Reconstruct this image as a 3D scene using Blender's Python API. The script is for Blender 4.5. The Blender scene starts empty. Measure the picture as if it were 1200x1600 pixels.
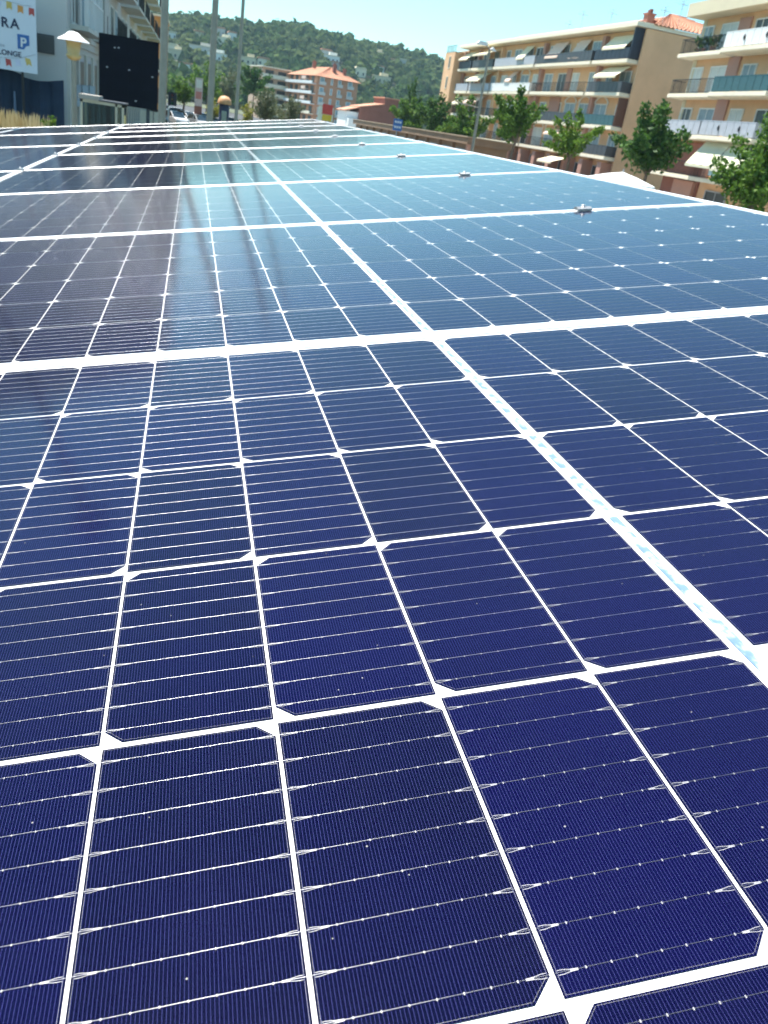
import bpy, math, random
import numpy as np
from mathutils import Matrix, Vector

# ------------------------------------------------------------------ camera, sky, sun, exposure
SC = bpy.context.scene
COL = SC.collection
R = math.radians

cam_d = bpy.data.cameras.new("camera")
cam_d.sensor_fit = 'VERTICAL'
cam_d.sensor_height = 36.0
cam_d.lens = 28.884
cam_d.clip_start = 0.02
cam_d.clip_end = 8000
cam_d.dof.use_dof = True
cam_d.dof.focus_distance = 0.50
cam_d.dof.aperture_fstop = 27.0
cam = bpy.data.objects.new("camera", cam_d)
cam.matrix_world = Matrix(((0.9685163, -0.0406509, -0.2456089, 0.0),
                           (-0.2027497, 0.4436902, -0.8729442, 0.0),
                           (0.1444602, 0.8952578, 0.4214792, 3.6),
                           (0, 0, 0, 1)))
COL.objects.link(cam)
SC.camera = cam

SUN_DIR = Vector((-0.22, 0.29, 0.93)).normalized()
SUN_EL = math.asin(SUN_DIR.z)
SUN_AZ = math.atan2(SUN_DIR.x, SUN_DIR.y)
world = bpy.data.worlds.new("World")
SC.world = world
world.use_nodes = True
wn = world.node_tree.nodes
sky = wn.new('ShaderNodeTexSky')
sky.sky_type = 'NISHITA'
sky.sun_disc = False
sky.sun_elevation = SUN_EL
sky.sun_rotation = SUN_AZ
sky.altitude = 50
sky.air_density = 1.0
sky.dust_density = 0.0
sky.ozone_density = 3.0
bg = wn['Background']
bg.inputs['Strength'].default_value = 0.10
tint = wn.new('ShaderNodeMix'); tint.data_type = 'RGBA'; tint.blend_type = 'MULTIPLY'
tint.inputs['Factor'].default_value = 1.0; tint.inputs['B'].default_value = (.72, 1.0, .90, 1)   # white balance of the whole sky
world.node_tree.links.new(sky.outputs[0], tint.inputs['A'])
world.node_tree.links.new(tint.outputs['Result'], bg.inputs['Color'])

sun_d = bpy.data.lights.new("sun", 'SUN')
sun_d.energy = 4.6
sun_d.angle = R(0.53)
sun_d.color = (1.0, 0.955, 0.88)
sun = bpy.data.objects.new("sun", sun_d)
sun.rotation_euler = SUN_DIR.to_track_quat('Z', 'Y').to_euler()
sun.location = (-20, 30, 80)
COL.objects.link(sun)

SC.view_settings.view_transform = 'Standard'
SC.view_settings.look = 'None'
SC.view_settings.exposure = 1.36
SC.view_settings.gamma = 1.0
SC.cycles.use_adaptive_sampling = True
SC.cycles.adaptive_threshold = 0.02
SC.cycles.max_bounces = 6
SC.cycles.diffuse_bounces = 3
SC.cycles.glossy_bounces = 3
SC.cycles.caustics_reflective = False
SC.cycles.caustics_refractive = False
SC.cycles.use_denoising = True
SC.cycles.transparent_max_bounces = 16
SC.cycles.sample_clamp_indirect = 6.0

# ------------------------------------------------------------------ helpers
rng = random.Random(7)

class MB:
    """collects shapes that become ONE mesh"""
    def __init__(s): s.v, s.f, s.sm = [], [], []
    def add(s, vs, fs, smooth=False):
        n = len(s.v); s.v += [tuple(p) for p in vs]
        s.f += [tuple(i + n for i in f) for f in fs]; s.sm += [smooth] * len(fs); return s
    def box(s, x0, x1, y0, y1, z0, z1):
        return s.add([(x0,y0,z0),(x1,y0,z0),(x1,y1,z0),(x0,y1,z0),(x0,y0,z1),(x1,y0,z1),(x1,y1,z1),(x0,y1,z1)],
                     [(0,3,2,1),(4,5,6,7),(0,1,5,4),(1,2,6,5),(2,3,7,6),(3,0,4,7)])
    def poly(s, pts): return s.add(pts, [tuple(range(len(pts)))])
    def prism(s, prof, y0, y1, axis='y'):
        """closed 2D profile (u,z) extruded along the other horizontal axis"""
        n = len(prof)
        mk = (lambda u, z, t: (u, t, z)) if axis == 'y' else (lambda u, z, t: (t, u, z))
        vs = [mk(u, z, y0) for u, z in prof] + [mk(u, z, y1) for u, z in prof]
        fs = [tuple(range(n)), tuple(range(2*n-1, n-1, -1))] + [(i, n+i, n+(i+1) % n, (i+1) % n) for i in range(n)]
        return s.add(vs, fs)
    def tube(s, path, radii, n=8, cap=True):
        path = [Vector(p) for p in path]
        if not hasattr(radii, '__len__'): radii = [radii] * len(path)
        vs = []
        for i, p in enumerate(path):
            d = (path[min(i+1, len(path)-1)] - path[max(i-1, 0)]).normalized()
            a = d.orthogonal().normalized() if abs(d.z) < .99 else Vector((1, 0, 0))
            a = (a - d * a.dot(d)).normalized(); b = d.cross(a)
            for k in range(n):
                t = 2*math.pi*k/n
                vs.append(p + (a*math.cos(t) + b*math.sin(t)) * radii[i])
        fs = [(i*n+k, i*n+(k+1) % n, (i+1)*n+(k+1) % n, (i+1)*n+k) for i in range(len(path)-1) for k in range(n)]
        s.add(vs, fs, True)
        if cap:
            s.add(vs[:n], [tuple(range(n-1, -1, -1))]); s.add(vs[-n:], [tuple(range(n))])
        return s
    def lathe(s, prof, c=(0, 0, 0), n=20):
        vs = [(c[0]+r*math.cos(2*math.pi*k/n), c[1]+r*math.sin(2*math.pi*k/n), c[2]+z) for r, z in prof for k in range(n)]
        fs = [(i*n+k, i*n+(k+1) % n, (i+1)*n+(k+1) % n, (i+1)*n+k) for i in range(len(prof)-1) for k in range(n)]
        return s.add(vs, fs, True)
    def mesh(s, name, mat):
        m = bpy.data.meshes.new(name); m.from_pydata(s.v, [], s.f)
        m.polygons.foreach_set('use_smooth', s.sm)
        if mat: m.materials.append(mat)
        m.update(); return m
    def build(s, name, mat, parent=None, loc=None, rot=None):
        return link(name, s.mesh(name, mat), parent, loc, rot)

def link(name, mesh, parent=None, loc=None, rot=None):
    o = bpy.data.objects.new(name, mesh); COL.objects.link(o)
    if parent: o.parent = parent
    if loc is not None: o.location = loc
    if rot is not None: o.rotation_euler = rot
    return o
def tag(o, label=None, cat=None, group=None, kind=None):
    if label: o['label'] = label
    if cat: o['category'] = cat
    if group: o['group'] = group
    if kind: o['kind'] = kind
    return o
def thing(name, label, cat, loc=(0, 0, 0), rz=0.0, group=None):
    o = bpy.data.objects.new(name, None); o.empty_display_size = .2; COL.objects.link(o)
    o.location = loc; o.rotation_euler = (0, 0, rz)
    return tag(o, label, cat, group)
def quads_mesh(name, V, mat, per=4):
    """V: (n*per,3) numpy array of loose faces"""
    n = len(V)//per
    m = bpy.data.meshes.new(name)
    m.vertices.add(len(V)); m.vertices.foreach_set('co', V.astype('f').ravel())
    m.loops.add(len(V)); m.loops.foreach_set('vertex_index', np.arange(len(V), dtype='i'))
    m.polygons.add(n); m.polygons.foreach_set('loop_start', np.arange(0, len(V), per, dtype='i'))
    m.polygons.foreach_set('loop_total', np.full(n, per, dtype='i'))
    m.materials.append(mat); m.update(calc_edges=True); m.validate(); return m

# ------------------------------------------------------------------ materials
MATS = {}
def new_mat(name):
    m = bpy.data.materials.new(name); m.use_nodes = True
    nt = m.node_tree; return m, nt, nt.nodes, nt.nodes['Principled BSDF']
def mat(name, col, rough=.7, metal=0., vary=.12, scale=3., bump=0., col2=None, spec=.5, trans=0., emit=None):
    """Principled with noise variation of its colour and optional fine relief"""
    if name in MATS: return MATS[name]
    m, nt, N, P = new_mat(name)
    P.inputs['Roughness'].default_value = rough; P.inputs['Metallic'].default_value = metal
    P.inputs['Specular IOR Level'].default_value = spec
    tc = N.new('ShaderNodeTexCoord'); no = N.new('ShaderNodeTexNoise')
    no.inputs['Scale'].default_value = scale; no.inputs['Detail'].default_value = 5; no.inputs['Roughness'].default_value = .65
    nt.links.new(tc.outputs['Object'], no.inputs['Vector'])
    ra = N.new('ShaderNodeValToRGB'); ra.color_ramp.elements[0].position = .3; ra.color_ramp.elements[1].position = .7
    c2 = col2 or tuple(min(1, c*(1+vary)) for c in col)
    ra.color_ramp.elements[0].color = (*[c*(1-vary) for c in col], 1); ra.color_ramp.elements[1].color = (*c2, 1)
    nt.links.new(no.outputs['Fac'], ra.inputs['Fac']); nt.links.new(ra.outputs['Color'], P.inputs['Base Color'])
    if bump:
        n2 = N.new('ShaderNodeTexNoise'); n2.inputs['Scale'].default_value = scale*8; n2.inputs['Detail'].default_value = 4
        nt.links.new(tc.outputs['Object'], n2.inputs['Vector'])
        b = N.new('ShaderNodeBump'); b.inputs['Strength'].default_value = bump; b.inputs['Distance'].default_value = .02
        nt.links.new(n2.outputs['Fac'], b.inputs['Height']); nt.links.new(b.outputs['Normal'], P.inputs['Normal'])
    MATS[name] = m; return m

def leaf_mat(name, c0, c1, c2, spec=.3, patch=None):
    """foliage: colour differs leaf by leaf, light passes through a little"""
    m, nt, N, P = new_mat(name)
    ge = N.new('ShaderNodeNewGeometry'); ra = N.new('ShaderNodeValToRGB')
    e = ra.color_ramp.elements; e[0].color = (*c0, 1); e[1].color = (*c2, 1); e.new(.5).color = (*c1, 1)
    nt.links.new(ge.outputs['Random Per Island'], ra.inputs['Fac'])
    if patch:
        tc = N.new('ShaderNodeTexCoord'); no = N.new('ShaderNodeTexNoise'); no.inputs['Scale'].default_value = .028; no.inputs['Detail'].default_value = 4
        nt.links.new(tc.outputs['Object'], no.inputs['Vector']); r2 = N.new('ShaderNodeValToRGB'); r2.color_ramp.elements[0].position = .42; r2.color_ramp.elements[1].position = .62
        nt.links.new(no.outputs['Fac'], r2.inputs['Fac']); mp = N.new('ShaderNodeMix'); mp.data_type = 'RGBA'; mp.inputs['B'].default_value = (*patch, 1)
        m5 = N.new('ShaderNodeMath'); m5.operation = 'MULTIPLY'; m5.inputs[1].default_value = .6; nt.links.new(r2.outputs['Color'], m5.inputs[0])
        nt.links.new(m5.outputs[0], mp.inputs['Factor']); nt.links.new(ra.outputs['Color'], mp.inputs['A']); ra = mp
    co = ra.outputs['Result'] if patch else ra.outputs['Color']
    nt.links.new(co, P.inputs['Base Color']); P.inputs['Roughness'].default_value = .55
    P.inputs['Specular IOR Level'].default_value = spec
    tr = N.new('ShaderNodeBsdfTranslucent'); nt.links.new(co, tr.inputs['Color'])
    mx = N.new('ShaderNodeMixShader'); mx.inputs[0].default_value = .35
    nt.links.new(P.outputs[0], mx.inputs[1]); nt.links.new(tr.outputs[0], mx.inputs[2])
    nt.links.new(mx.outputs[0], N['Material Output'].inputs['Surface'])
    MATS[name] = m; return m

def glass_mat(name, rough=.02, dust=.0, tint=(1, 1, 1), bump=0., ior=1.45):
    """thin clear pane: mirror by Fresnel, otherwise see-through; a thin film of dust, pale specks painted as sparkle"""
    m, nt, N, P = new_mat(name); N.remove(P)
    fr = N.new('ShaderNodeFresnel'); fr.inputs['IOR'].default_value = ior
    tr = N.new('ShaderNodeBsdfTransparent'); tr.inputs['Color'].default_value = (*tint, 1)
    gl = N.new('ShaderNodeBsdfGlossy'); gl.inputs['Roughness'].default_value = rough
    mx = N.new('ShaderNodeMixShader')
    nt.links.new(fr.outputs[0], mx.inputs[0]); nt.links.new(tr.outputs[0], mx.inputs[1]); nt.links.new(gl.outputs[0], mx.inputs[2])
    last = mx
    tc = N.new('ShaderNodeTexCoord')
    if dust:
        n1 = N.new('ShaderNodeTexNoise'); n1.inputs['Scale'].default_value = 9; n1.inputs['Detail'].default_value = 8; n1.inputs['Roughness'].default_value = .7
        nt.links.new(tc.outputs['Object'], n1.inputs['Vector'])
        vo = N.new('ShaderNodeTexVoronoi'); vo.inputs['Scale'].default_value = 75
        nt.links.new(tc.outputs['Object'], vo.inputs['Vector'])
        wn_ = N.new('ShaderNodeTexWhiteNoise'); nt.links.new(vo.outputs['Position'], wn_.inputs['Vector'])
        big = N.new('ShaderNodeMath'); big.operation = 'GREATER_THAN'; big.inputs[1].default_value = .55
        nt.links.new(wn_.outputs['Value'], big.inputs[0])
        spk = N.new('ShaderNodeMath'); spk.operation = 'LESS_THAN'; spk.inputs[1].default_value = .035  # pale dust-coloured specks, painted in for the sparkle on the glass
        nt.links.new(vo.outputs['Distance'], spk.inputs[0])
        sp = N.new('ShaderNodeMath'); sp.operation = 'MULTIPLY'
        nt.links.new(spk.outputs[0], sp.inputs[0]); nt.links.new(big.outputs[0], sp.inputs[1])
        sp2 = N.new('ShaderNodeMath'); sp2.operation = 'MULTIPLY'; sp2.inputs[1].default_value = .35; nt.links.new(sp.outputs[0], sp2.inputs[0])
        mr = N.new('ShaderNodeMapRange'); mr.inputs['From Min'].default_value = .48; mr.inputs['From Max'].default_value = .82
        mr.inputs['To Min'].default_value = dust*.35; mr.inputs['To Max'].default_value = dust
        nt.links.new(n1.outputs['Fac'], mr.inputs['Value'])
        ad = N.new('ShaderNodeMath'); ad.operation = 'MAXIMUM'
        nt.links.new(mr.outputs[0], ad.inputs[0]); nt.links.new(sp2.outputs[0], ad.inputs[1])
        df = N.new('ShaderNodeBsdfDiffuse'); df.inputs['Color'].default_value = (.62, .60, .56, 1)
        m2 = N.new('ShaderNodeMixShader'); nt.links.new(ad.outputs[0], m2.inputs[0])
        nt.links.new(mx.outputs[0], m2.inputs[1]); nt.links.new(df.outputs[0], m2.inputs[2]); last = m2
    if bump:
        n2 = N.new('ShaderNodeTexNoise'); n2.inputs['Scale'].default_value = 700; n2.inputs['Detail'].default_value = 2
        nt.links.new(tc.outputs['Object'], n2.inputs['Vector'])
        b = N.new('ShaderNodeBump'); b.inputs['Strength'].default_value = bump; b.inputs['Distance'].default_value = .0005
        nt.links.new(n2.outputs['Fac'], b.inputs['Height']); nt.links.new(b.outputs['Normal'], gl.inputs['Normal'])
    nt.links.new(last.outputs[0], N['Material Output'].inputs['Surface'])
    MATS[name] = m; return m

def cell_mat(name, fingers=True):
    """monocrystalline cell: navy anti-reflective coat, hair-thin printed silver fingers"""
    m, nt, N, P = new_mat(name)
    tc = N.new('ShaderNodeTexCoord'); oi = N.new('ShaderNodeObjectInfo')
    ra = N.new('ShaderNodeValToRGB'); e = ra.color_ramp.elements
    e[0].color = (.0002, .0003, .008, 1); e[1].color = (.0006, .0001, .031, 1)
    no = N.new('ShaderNodeTexNoise'); no.inputs['Scale'].default_value = 14; no.inputs['Detail'].default_value = 2
    nt.links.new(tc.outputs['Object'], no.inputs['Vector'])
    mxv = N.new('ShaderNodeMath'); mxv.operation = 'MULTIPLY_ADD'; mxv.inputs[1].default_value = .5
    nt.links.new(no.outputs['Fac'], mxv.inputs[0])
    rs = N.new('ShaderNodeMath'); rs.operation = 'MULTIPLY'; rs.inputs[1].default_value = .5
    nt.links.new(oi.outputs['Random'], rs.inputs[0]); nt.links.new(rs.outputs[0], mxv.inputs[2])
    nt.links.new(mxv.outputs[0], ra.inputs['Fac'])
    mix = N.new('ShaderNodeMix'); mix.data_type = 'RGBA'
    mix.inputs['B'].default_value = (.056, .057, .215, 1)
    nt.links.new(ra.outputs['Color'], mix.inputs['A'])
    if fingers:
        sx = N.new('ShaderNodeSeparateXYZ'); nt.links.new(tc.outputs['Object'], sx.inputs[0])
        mu = N.new('ShaderNodeMath'); mu.operation = 'MULTIPLY'; mu.inputs[1].default_value = 1/.00150
        nt.links.new(sx.outputs['X'], mu.inputs[0])
        fr = N.new('ShaderNodeMath'); fr.operation = 'FRACT'; nt.links.new(mu.outputs[0], fr.inputs[0])
        lt = N.new('ShaderNodeMath'); lt.operation = 'LESS_THAN'; lt.inputs[1].default_value = .07
        nt.links.new(fr.outputs[0], lt.inputs[0]); nt.links.new(lt.outputs[0], mix.inputs['Factor'])
    else: mix.inputs['Factor'].default_value = .07
    nt.links.new(mix.outputs['Result'], P.inputs['Base Color'])
    P.inputs['Roughness'].default_value = .6; P.inputs['Specular IOR Level'].default_value = 0.
    MATS[name] = m; return m

M_CELL = cell_mat('cell_with_fingers'); M_CELLF = cell_mat('cell_far', False)
M_BACK = mat('white_backsheet', (.80, .81, .82), .6, vary=.02)
M_WIRE = mat('tinned_wire', (.42, .43, .46), .30, .8, vary=.04, scale=200)
M_PAD = mat('silver_print', (.40, .41, .44), .5, .2, vary=.05, scale=200)
M_FRAME = mat('anodised_aluminium', (.82, .83, .84), .38, .35, vary=.05, scale=12, bump=.03)
M_CLAMP = mat('clamp_steel', (.26, .27, .28), .42, .7, vary=.1, scale=40)
M_PGLASS = glass_mat('solar_glass', .10, .0045, bump=.02, ior=1.33)
M_WGLASS = glass_mat('window_glass', .01, 0, (.55, .65, .66), ior=1.5)
M_STEEL = mat('galvanised_steel', (.42, .43, .44), .45, .8, vary=.12, scale=6)
M_ASPH = mat('asphalt', (.055, .055, .057), .9, vary=.25, scale=.8, bump=.3)
M_LINE = mat('road_paint', (.75, .75, .73), .7, vary=.1, scale=4)
M_PAVE = mat('pavement_concrete', (.32, .31, .29), .85, vary=.12, scale=1.2, bump=.2)
M_GRASS = mat('lawn', (.10, .13, .035), .9, vary=.3, scale=1.5, bump=.3, col2=(.17, .18, .05))

def ribbon_mat():
    m, nt, N, P = new_mat('bus_ribbon')
    tc = N.new('ShaderNodeTexCoord'); no = N.new('ShaderNodeTexNoise'); no.inputs['Scale'].default_value = 160; no.inputs['Detail'].default_value = 3
    mp = N.new('ShaderNodeMapping'); mp.inputs['Scale'].default_value = (.55, .42, 1); nt.links.new(tc.outputs['Object'], mp.inputs[0]); nt.links.new(mp.outputs[0], no.inputs['Vector'])
    ra = N.new('ShaderNodeValToRGB'); ra.color_ramp.elements[0].position = .43; ra.color_ramp.elements[1].position = .56
    ra.color_ramp.elements[0].color = (.55, .60, .66, 1); ra.color_ramp.elements[1].color = (.15, .26, .42, 1)
    nt.links.new(no.outputs['Fac'], ra.inputs['Fac']); nt.links.new(ra.outputs['Color'], P.inputs['Base Color'])
    P.inputs['Metallic'].default_value = .25; P.inputs['Roughness'].default_value = .35
    return m
M_RIB = ribbon_mat()

# ------------------------------------------------------------------ ground, roads, hill (the setting)
MB().box(-900, 1200, -300, 3500, -1.0, 0).build('ground', M_ASPH)
bpy.data.objects['ground']['kind'] = 'structure'
tag(MB().box(20, 38, -40, 260, -.5, .14).build('pavement', M_PAVE), kind='structure')
tag(MB().box(-5, -3.2, -40, 120, -.5, .13).build('pavement', M_PAVE), kind='structure')
tag(MB().box(1.0, 18.5, 76, 140, -.5, .12).build('lawn', M_GRASS), kind='structure')
tag(MB().box(-600, 900, 300, 1400, -.5, .10).build('field', mat('scrub_ground', (.09, .10, .05), .95, vary=.3, scale=.05)), kind='structure')
mk = MB()
for k in range(14): mk.box(-2.9+.0, 0.9, 14+k*2.5, 14.1+k*2.5, .002, .006)
for k in range(26): mk.box(11.4, 11.55, -20+k*4.2, -18+k*4.2, .002, .006)
for x in (4.6, 18.6): mk.box(x, x+.12, -30, 74, .002, .006)
tag(mk.build('road_marking', M_LINE), kind='structure')

def sstep(t): t = min(1., max(0., t)); return t*t*(3-2*t)
def hill_z(X, Y):
    s = sstep((Y-430)/400.)
    A = 53.0 + 9.5*sstep(X/90.) - max(0, X-140)*.10 + 1.2*math.sin(X/31.) + math.sin(X/13.+1) - max(0, X-205)*.22 - max(0, -70-X)*.05
    return A*s - max(0, Y-850)*.03 + 1.5*s*math.sin(X/40+Y/55.)
gx = [-260+10*i for i in range(73)]; gy = [425+12*i for i in range(52)]
hv = [(x, y, hill_z(x, y)+.12) for y in gy for x in gx]
hf = [(j*73+i, j*73+i+1, (j+1)*73+i+1, (j+1)*73+i) for j in range(51) for i in range(72)]
tag(MB().add(hv, hf, True).build('hill', mat('hill_scrub', (.030, .042, .020), .95, vary=.3, scale=.06, col2=(.06, .065, .035))), kind='structure')

# the wood on the hill: one mass of many crowns
VILLAS = [(-16,684,7),(2,689,7),(19,677,12),(5,639,18),(14,619,12),(-12,611,10),(-15,629,8),(18,713,6),(-5,564,8),
          (34,619,10),(44,620,8),(90,659,8),(92,647,12),(140,729,10),(146,700,6),(157,713,7),(127,650,8),(124,618,12),(110,625,8),(92,628,6),(26,699,6)]
nr = np.random.default_rng(11)
Q = []
cnt = 0
while cnt < 9500:
    X = nr.uniform(-110, 290); Y = nr.uniform(440, 850)
    if X > 40 + Y*.36 or X < -.09*Y-10: continue
    near = min((abs(X-v[0])/(v[2]*.62+2.5))**2 + ((Y+8-v[1])/17)**2 if Y < v[1]+3 else 9 for v in VILLAS)
    if near < 1: continue
    r = 1.3+3.8*nr.random()**1.8; h = r*nr.uniform(.8, 1.7); k = 15
    d = nr.normal(0, 1, (k, 3)); d[:, 2] = np.abs(d[:, 2])*.9+.05; d /= np.linalg.norm(d, axis=1, keepdims=True)
    c = d*np.array([r, r, h])*nr.uniform(.6, 1.0, (k, 1)) + np.array([X, Y, hill_z(X, Y)+1.2+h*.25])
    n_ = d + nr.normal(0, .45, (k, 3)); a_ = np.cross(n_, nr.normal(0, 1, (k, 3))); a_ /= np.linalg.norm(a_, axis=1, keepdims=True)
    b_ = np.cross(n_, a_); b_ /= np.linalg.norm(b_, axis=1, keepdims=True); L = r*nr.uniform(.35, .75, (k, 1))
    Q.append(np.stack([c-a_*L, c-b_*L*.8, c+a_*L, c+b_*L*.8], 1).reshape(-1, 3)); cnt += 1
wood = link('hillside_wood', quads_mesh('hillside_wood', np.concatenate(Q), leaf_mat('wood_leaves', (.024, .055, .020), (.048, .088, .030), (.100, .140, .050), 0., (.11, .13, .06))))
tag(wood, 'dense green wood covering the far hillside', 'wood', kind='stuff')

# ------------------------------------------------------------------ solar canopy
TILT = R(9.684)
PO = Vector((0.31096, 1.0112, 3.36679)); PA = Vector((.98575, 0, .16821)); PB = Vector((0, 1, 0)); PN = Vector((-.16821, 0, .98575))
def plane(a, b, c=0): return PO + PA*a + PB*b + PN*c
PROT = (0, -TILT, 0)
CP, RP, EDGE, SG = .085, .1669, .017, .0065
PD = 2*EDGE + 6*RP + .004       # panel pitch along the canopy
HW = 12*CP + SG + EDGE          # half the panel's long side
CW, CL, CH = .0832, .1630, .0090   # cell width, length, chamfer

def cell_mesh(side):
    x, y, c = CW/2, CL/2, CH
    if side > 0: pts = [(-x,-y),(x-c,-y),(x,-y+c),(x,y-c),(x-c,y),(-x,y)]
    else: pts = [(-x+c,-y),(x,-y),(x,y),(-x+c,y),(-x,y-c),(-x,-y+c)]
    m = MB(); n = len(pts)
    m.add([(p[0],p[1],0) for p in pts]+[(p[0],p[1],-.0002) for p in pts], [tuple(range(n))]+[(i,n+i,n+(i+1)%n,(i+1)%n) for i in range(n)])
    return m.mesh('solar_cell', M_CELL), pts
def wires_mesh(side, pts):
    m = MB(); pd = MB(); w = .000085
    for k in range(9):
        y = (k-4)*CL/9.0
        x0, x1 = -CP/2, CP/2
        prof = [(-w, .00005), (-w*.7, .00024), (0, .00033), (w*.7, .00024), (w, .00005)]
        vs = [(x0, y+u, z) for u, z in prof]+[(x1, y+u, z) for u, z in prof]
        m.add(vs, [(i, i+5, i+6, i+1) for i in range(4)], True)
        for d in range(7):                                     # solder dots
            x = -CW/2+.012+d*(CW-.024)/6; r = .00046
            pd.add([(x-r, y, .00012), (x, y-r*1.35, .00012), (x+r, y, .00012), (x, y+r*1.35, .00012)], [(0,1,2,3)])
        for s in (-1, 1):                                      # forked end pads
            xe = s*(CW/2-.0012); xi = s*(CW/2-.0085); t = .00009
            for q in (-1, 1):
                pd.add([(xi, y-t, .0001), (xe-s*.002, y+q*.00088-t, .0001), (xe-s*.002, y+q*.00088+t, .0001), (xi, y+t, .0001)], [(0,1,2,3)])
                pd.add([(xe-s*.002, y+q*.00088-t, .0001), (xe, y+q*.00088-t, .0001), (xe, y+q*.00088+t, .0001), (xe-s*.002, y+q*.00088+t, .0001)], [(0,1,2,3)])
            pd.add([(xi-s*.0005, y-.00038, .00011), (xi+s*.0025, y-.0005, .00011), (xi+s*.0025, y+.0005, .00011), (xi-s*.0005, y+.00038, .00011)], [(0,1,2,3)])
    n = len(pts); g = .985                                     # printed border line of the cell
    for i in range(n):
        p, q = Vector((*pts[i], 0)), Vector((*pts[(i+1) % n], 0)); d = (q-p).normalized(); nn = Vector((-d.y, d.x, 0))
        a, b = p+nn*.0009+d*.0006, q+nn*.0009-d*.0006
        pd.add([a+Vector((0,0,.00006)), b+Vector((0,0,.00006)), b+nn*.00005+Vector((0,0,.00006)), a+nn*.00005+Vector((0,0,.00006))], [(0,1,2,3)])
    return m.mesh('busbar_wires', M_WIRE), pd.mesh('solder_pads', M_PAD)
CELLM = {s: cell_mesh(s) for s in (-1, 1)}
WIREM = {s: wires_mesh(s, CELLM[s][1]) for s in (-1, 1)}

hx, hy = HW-.0006, PD/2-.0006
LIP = .0115
def rail_mesh(L, w=LIP):
    b = .0012; t = .0028
    prof = [(0, -.035), (w, -.035), (w, t-b*.6), (w-b, t), (b, t), (0, t-b)]
    return MB().prism(prof, -L/2, L/2, 'x').mesh('frame_rail', M_FRAME)     # runs along x, width in +y
RAIL_L, RAIL_S = rail_mesh(2*hx), rail_mesh(2*(hy-LIP)-.0004)
BACKM = MB().box(-hx+LIP*.6, hx-LIP*.6, -hy+LIP*.6, hy-LIP*.6, -.004, -.0006).mesh('backsheet', M_BACK)
GLASSM = MB().poly([(-hx+LIP*.8, -hy+LIP*.8, .0015), (hx-LIP*.8, -hy+LIP*.8, .0015), (hx-LIP*.8, hy-LIP*.8, .0015), (-hx+LIP*.8, hy-LIP*.8, .0015)]).mesh('glass', M_PGLASS)
RIBM = MB().box(-.0031, .0031, -hy+.022, hy-.022, -.0003, .0001).mesh('bus_ribbon', M_RIB)
def cell_spots():
    for r in range(6):
        y = PD/2 - EDGE - (r+.5)*RP
        for c in range(12):
            for s in (-1, 1):
                yield s*(SG+(c+.5)*CP), y, (1 if (r % 2 == 0) == (s < 0) else -1)
farm = MB()
for x, y, sd in cell_spots():
    p = CELLM[sd][1]; farm.add([(x+q[0], y+q[1], 0) for q in p], [tuple(range(len(p)))])
FARM = farm.mesh('solar_cells', M_CELLF)
farw = MB()
for x, y, sd in cell_spots():
    if True:
        for k in range(9):
            yy = y+(k-4)*CL/9; farw.add([(x-CP/2, yy-.0002, .0002), (x+CP/2, yy-.0002, .0002), (x+CP/2, yy+.0002, .0002), (x-CP/2, yy+.0002, .0002)], [(0,1,2,3)])
FARW = farw.mesh('busbar_wires', M_WIRE)

def solar_panel(loc, label, portrait, fine):
    t = thing('solar_panel', label, 'solar panel', loc, 0, 'solar panels of the canopy')
    t.rotation_euler = Matrix.Rotation(-TILT, 3, 'Y').to_4x4().to_euler() if not portrait else (Matrix.Rotation(-TILT, 3, 'Y') @ Matrix.Rotation(R(90), 3, 'Z')).to_euler()
    link('backsheet', BACKM, t); link('glass', GLASSM, t); link('bus_ribbon', RIBM, t)
    link('frame_rail', RAIL_L, t, (0, -hy, 0)); link('frame_rail', RAIL_L, t, (0, hy, 0), (0, 0, math.pi))
    link('frame_rail', RAIL_S, t, (hx, 0, 0), (0, 0, math.pi/2)); link('frame_rail', RAIL_S, t, (-hx, 0, 0), (0, 0, -math.pi/2))
    if fine:
        for x, y, sd in cell_spots():
            c = link('solar_cell', CELLM[sd][0], t, (x, y, 0)); link('busbar_wires', WIREM[sd][0], c); link('solder_pads', WIREM[sd][1], c)
    else:
        c = link('solar_cells', FARM, t); c['kind'] = 'stuff'; w = link('busbar_wires', FARW, c); w['kind'] = 'stuff'
    return t
ORD = ['first', 'second', 'third', 'fourth', 'fifth', 'sixth', 'seventh', 'eighth', 'ninth', 'tenth']
for m in range(10):
    lab = ['large dark blue solar panel nearest the camera filling the foreground', 'solar panel just beyond the first wide white joint'][m] if m < 2 else \
          ('solar panel at the far end of the wide panel row' if m == 9 else f'{ORD[m]} solar panel from the camera in the wide panel row')
    solar_panel(plane(0, (m-.5)*PD), lab, False, m < 3)
for c in range(2):
    for q in range(5):
        bb = 9*PD - (q+.5)*2*HW
        if c == 1 and q > 1: continue
        lab = (['far left', 'outermost left'][c] + ' upright solar panel, ' + ['at the far edge', 'second from the far edge', 'third from the far edge', 'fourth from the far edge', 'nearest the camera'][q])
        solar_panel(plane(-HW-PD/2-c*PD, bb, -.0), lab, True, False)

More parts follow.
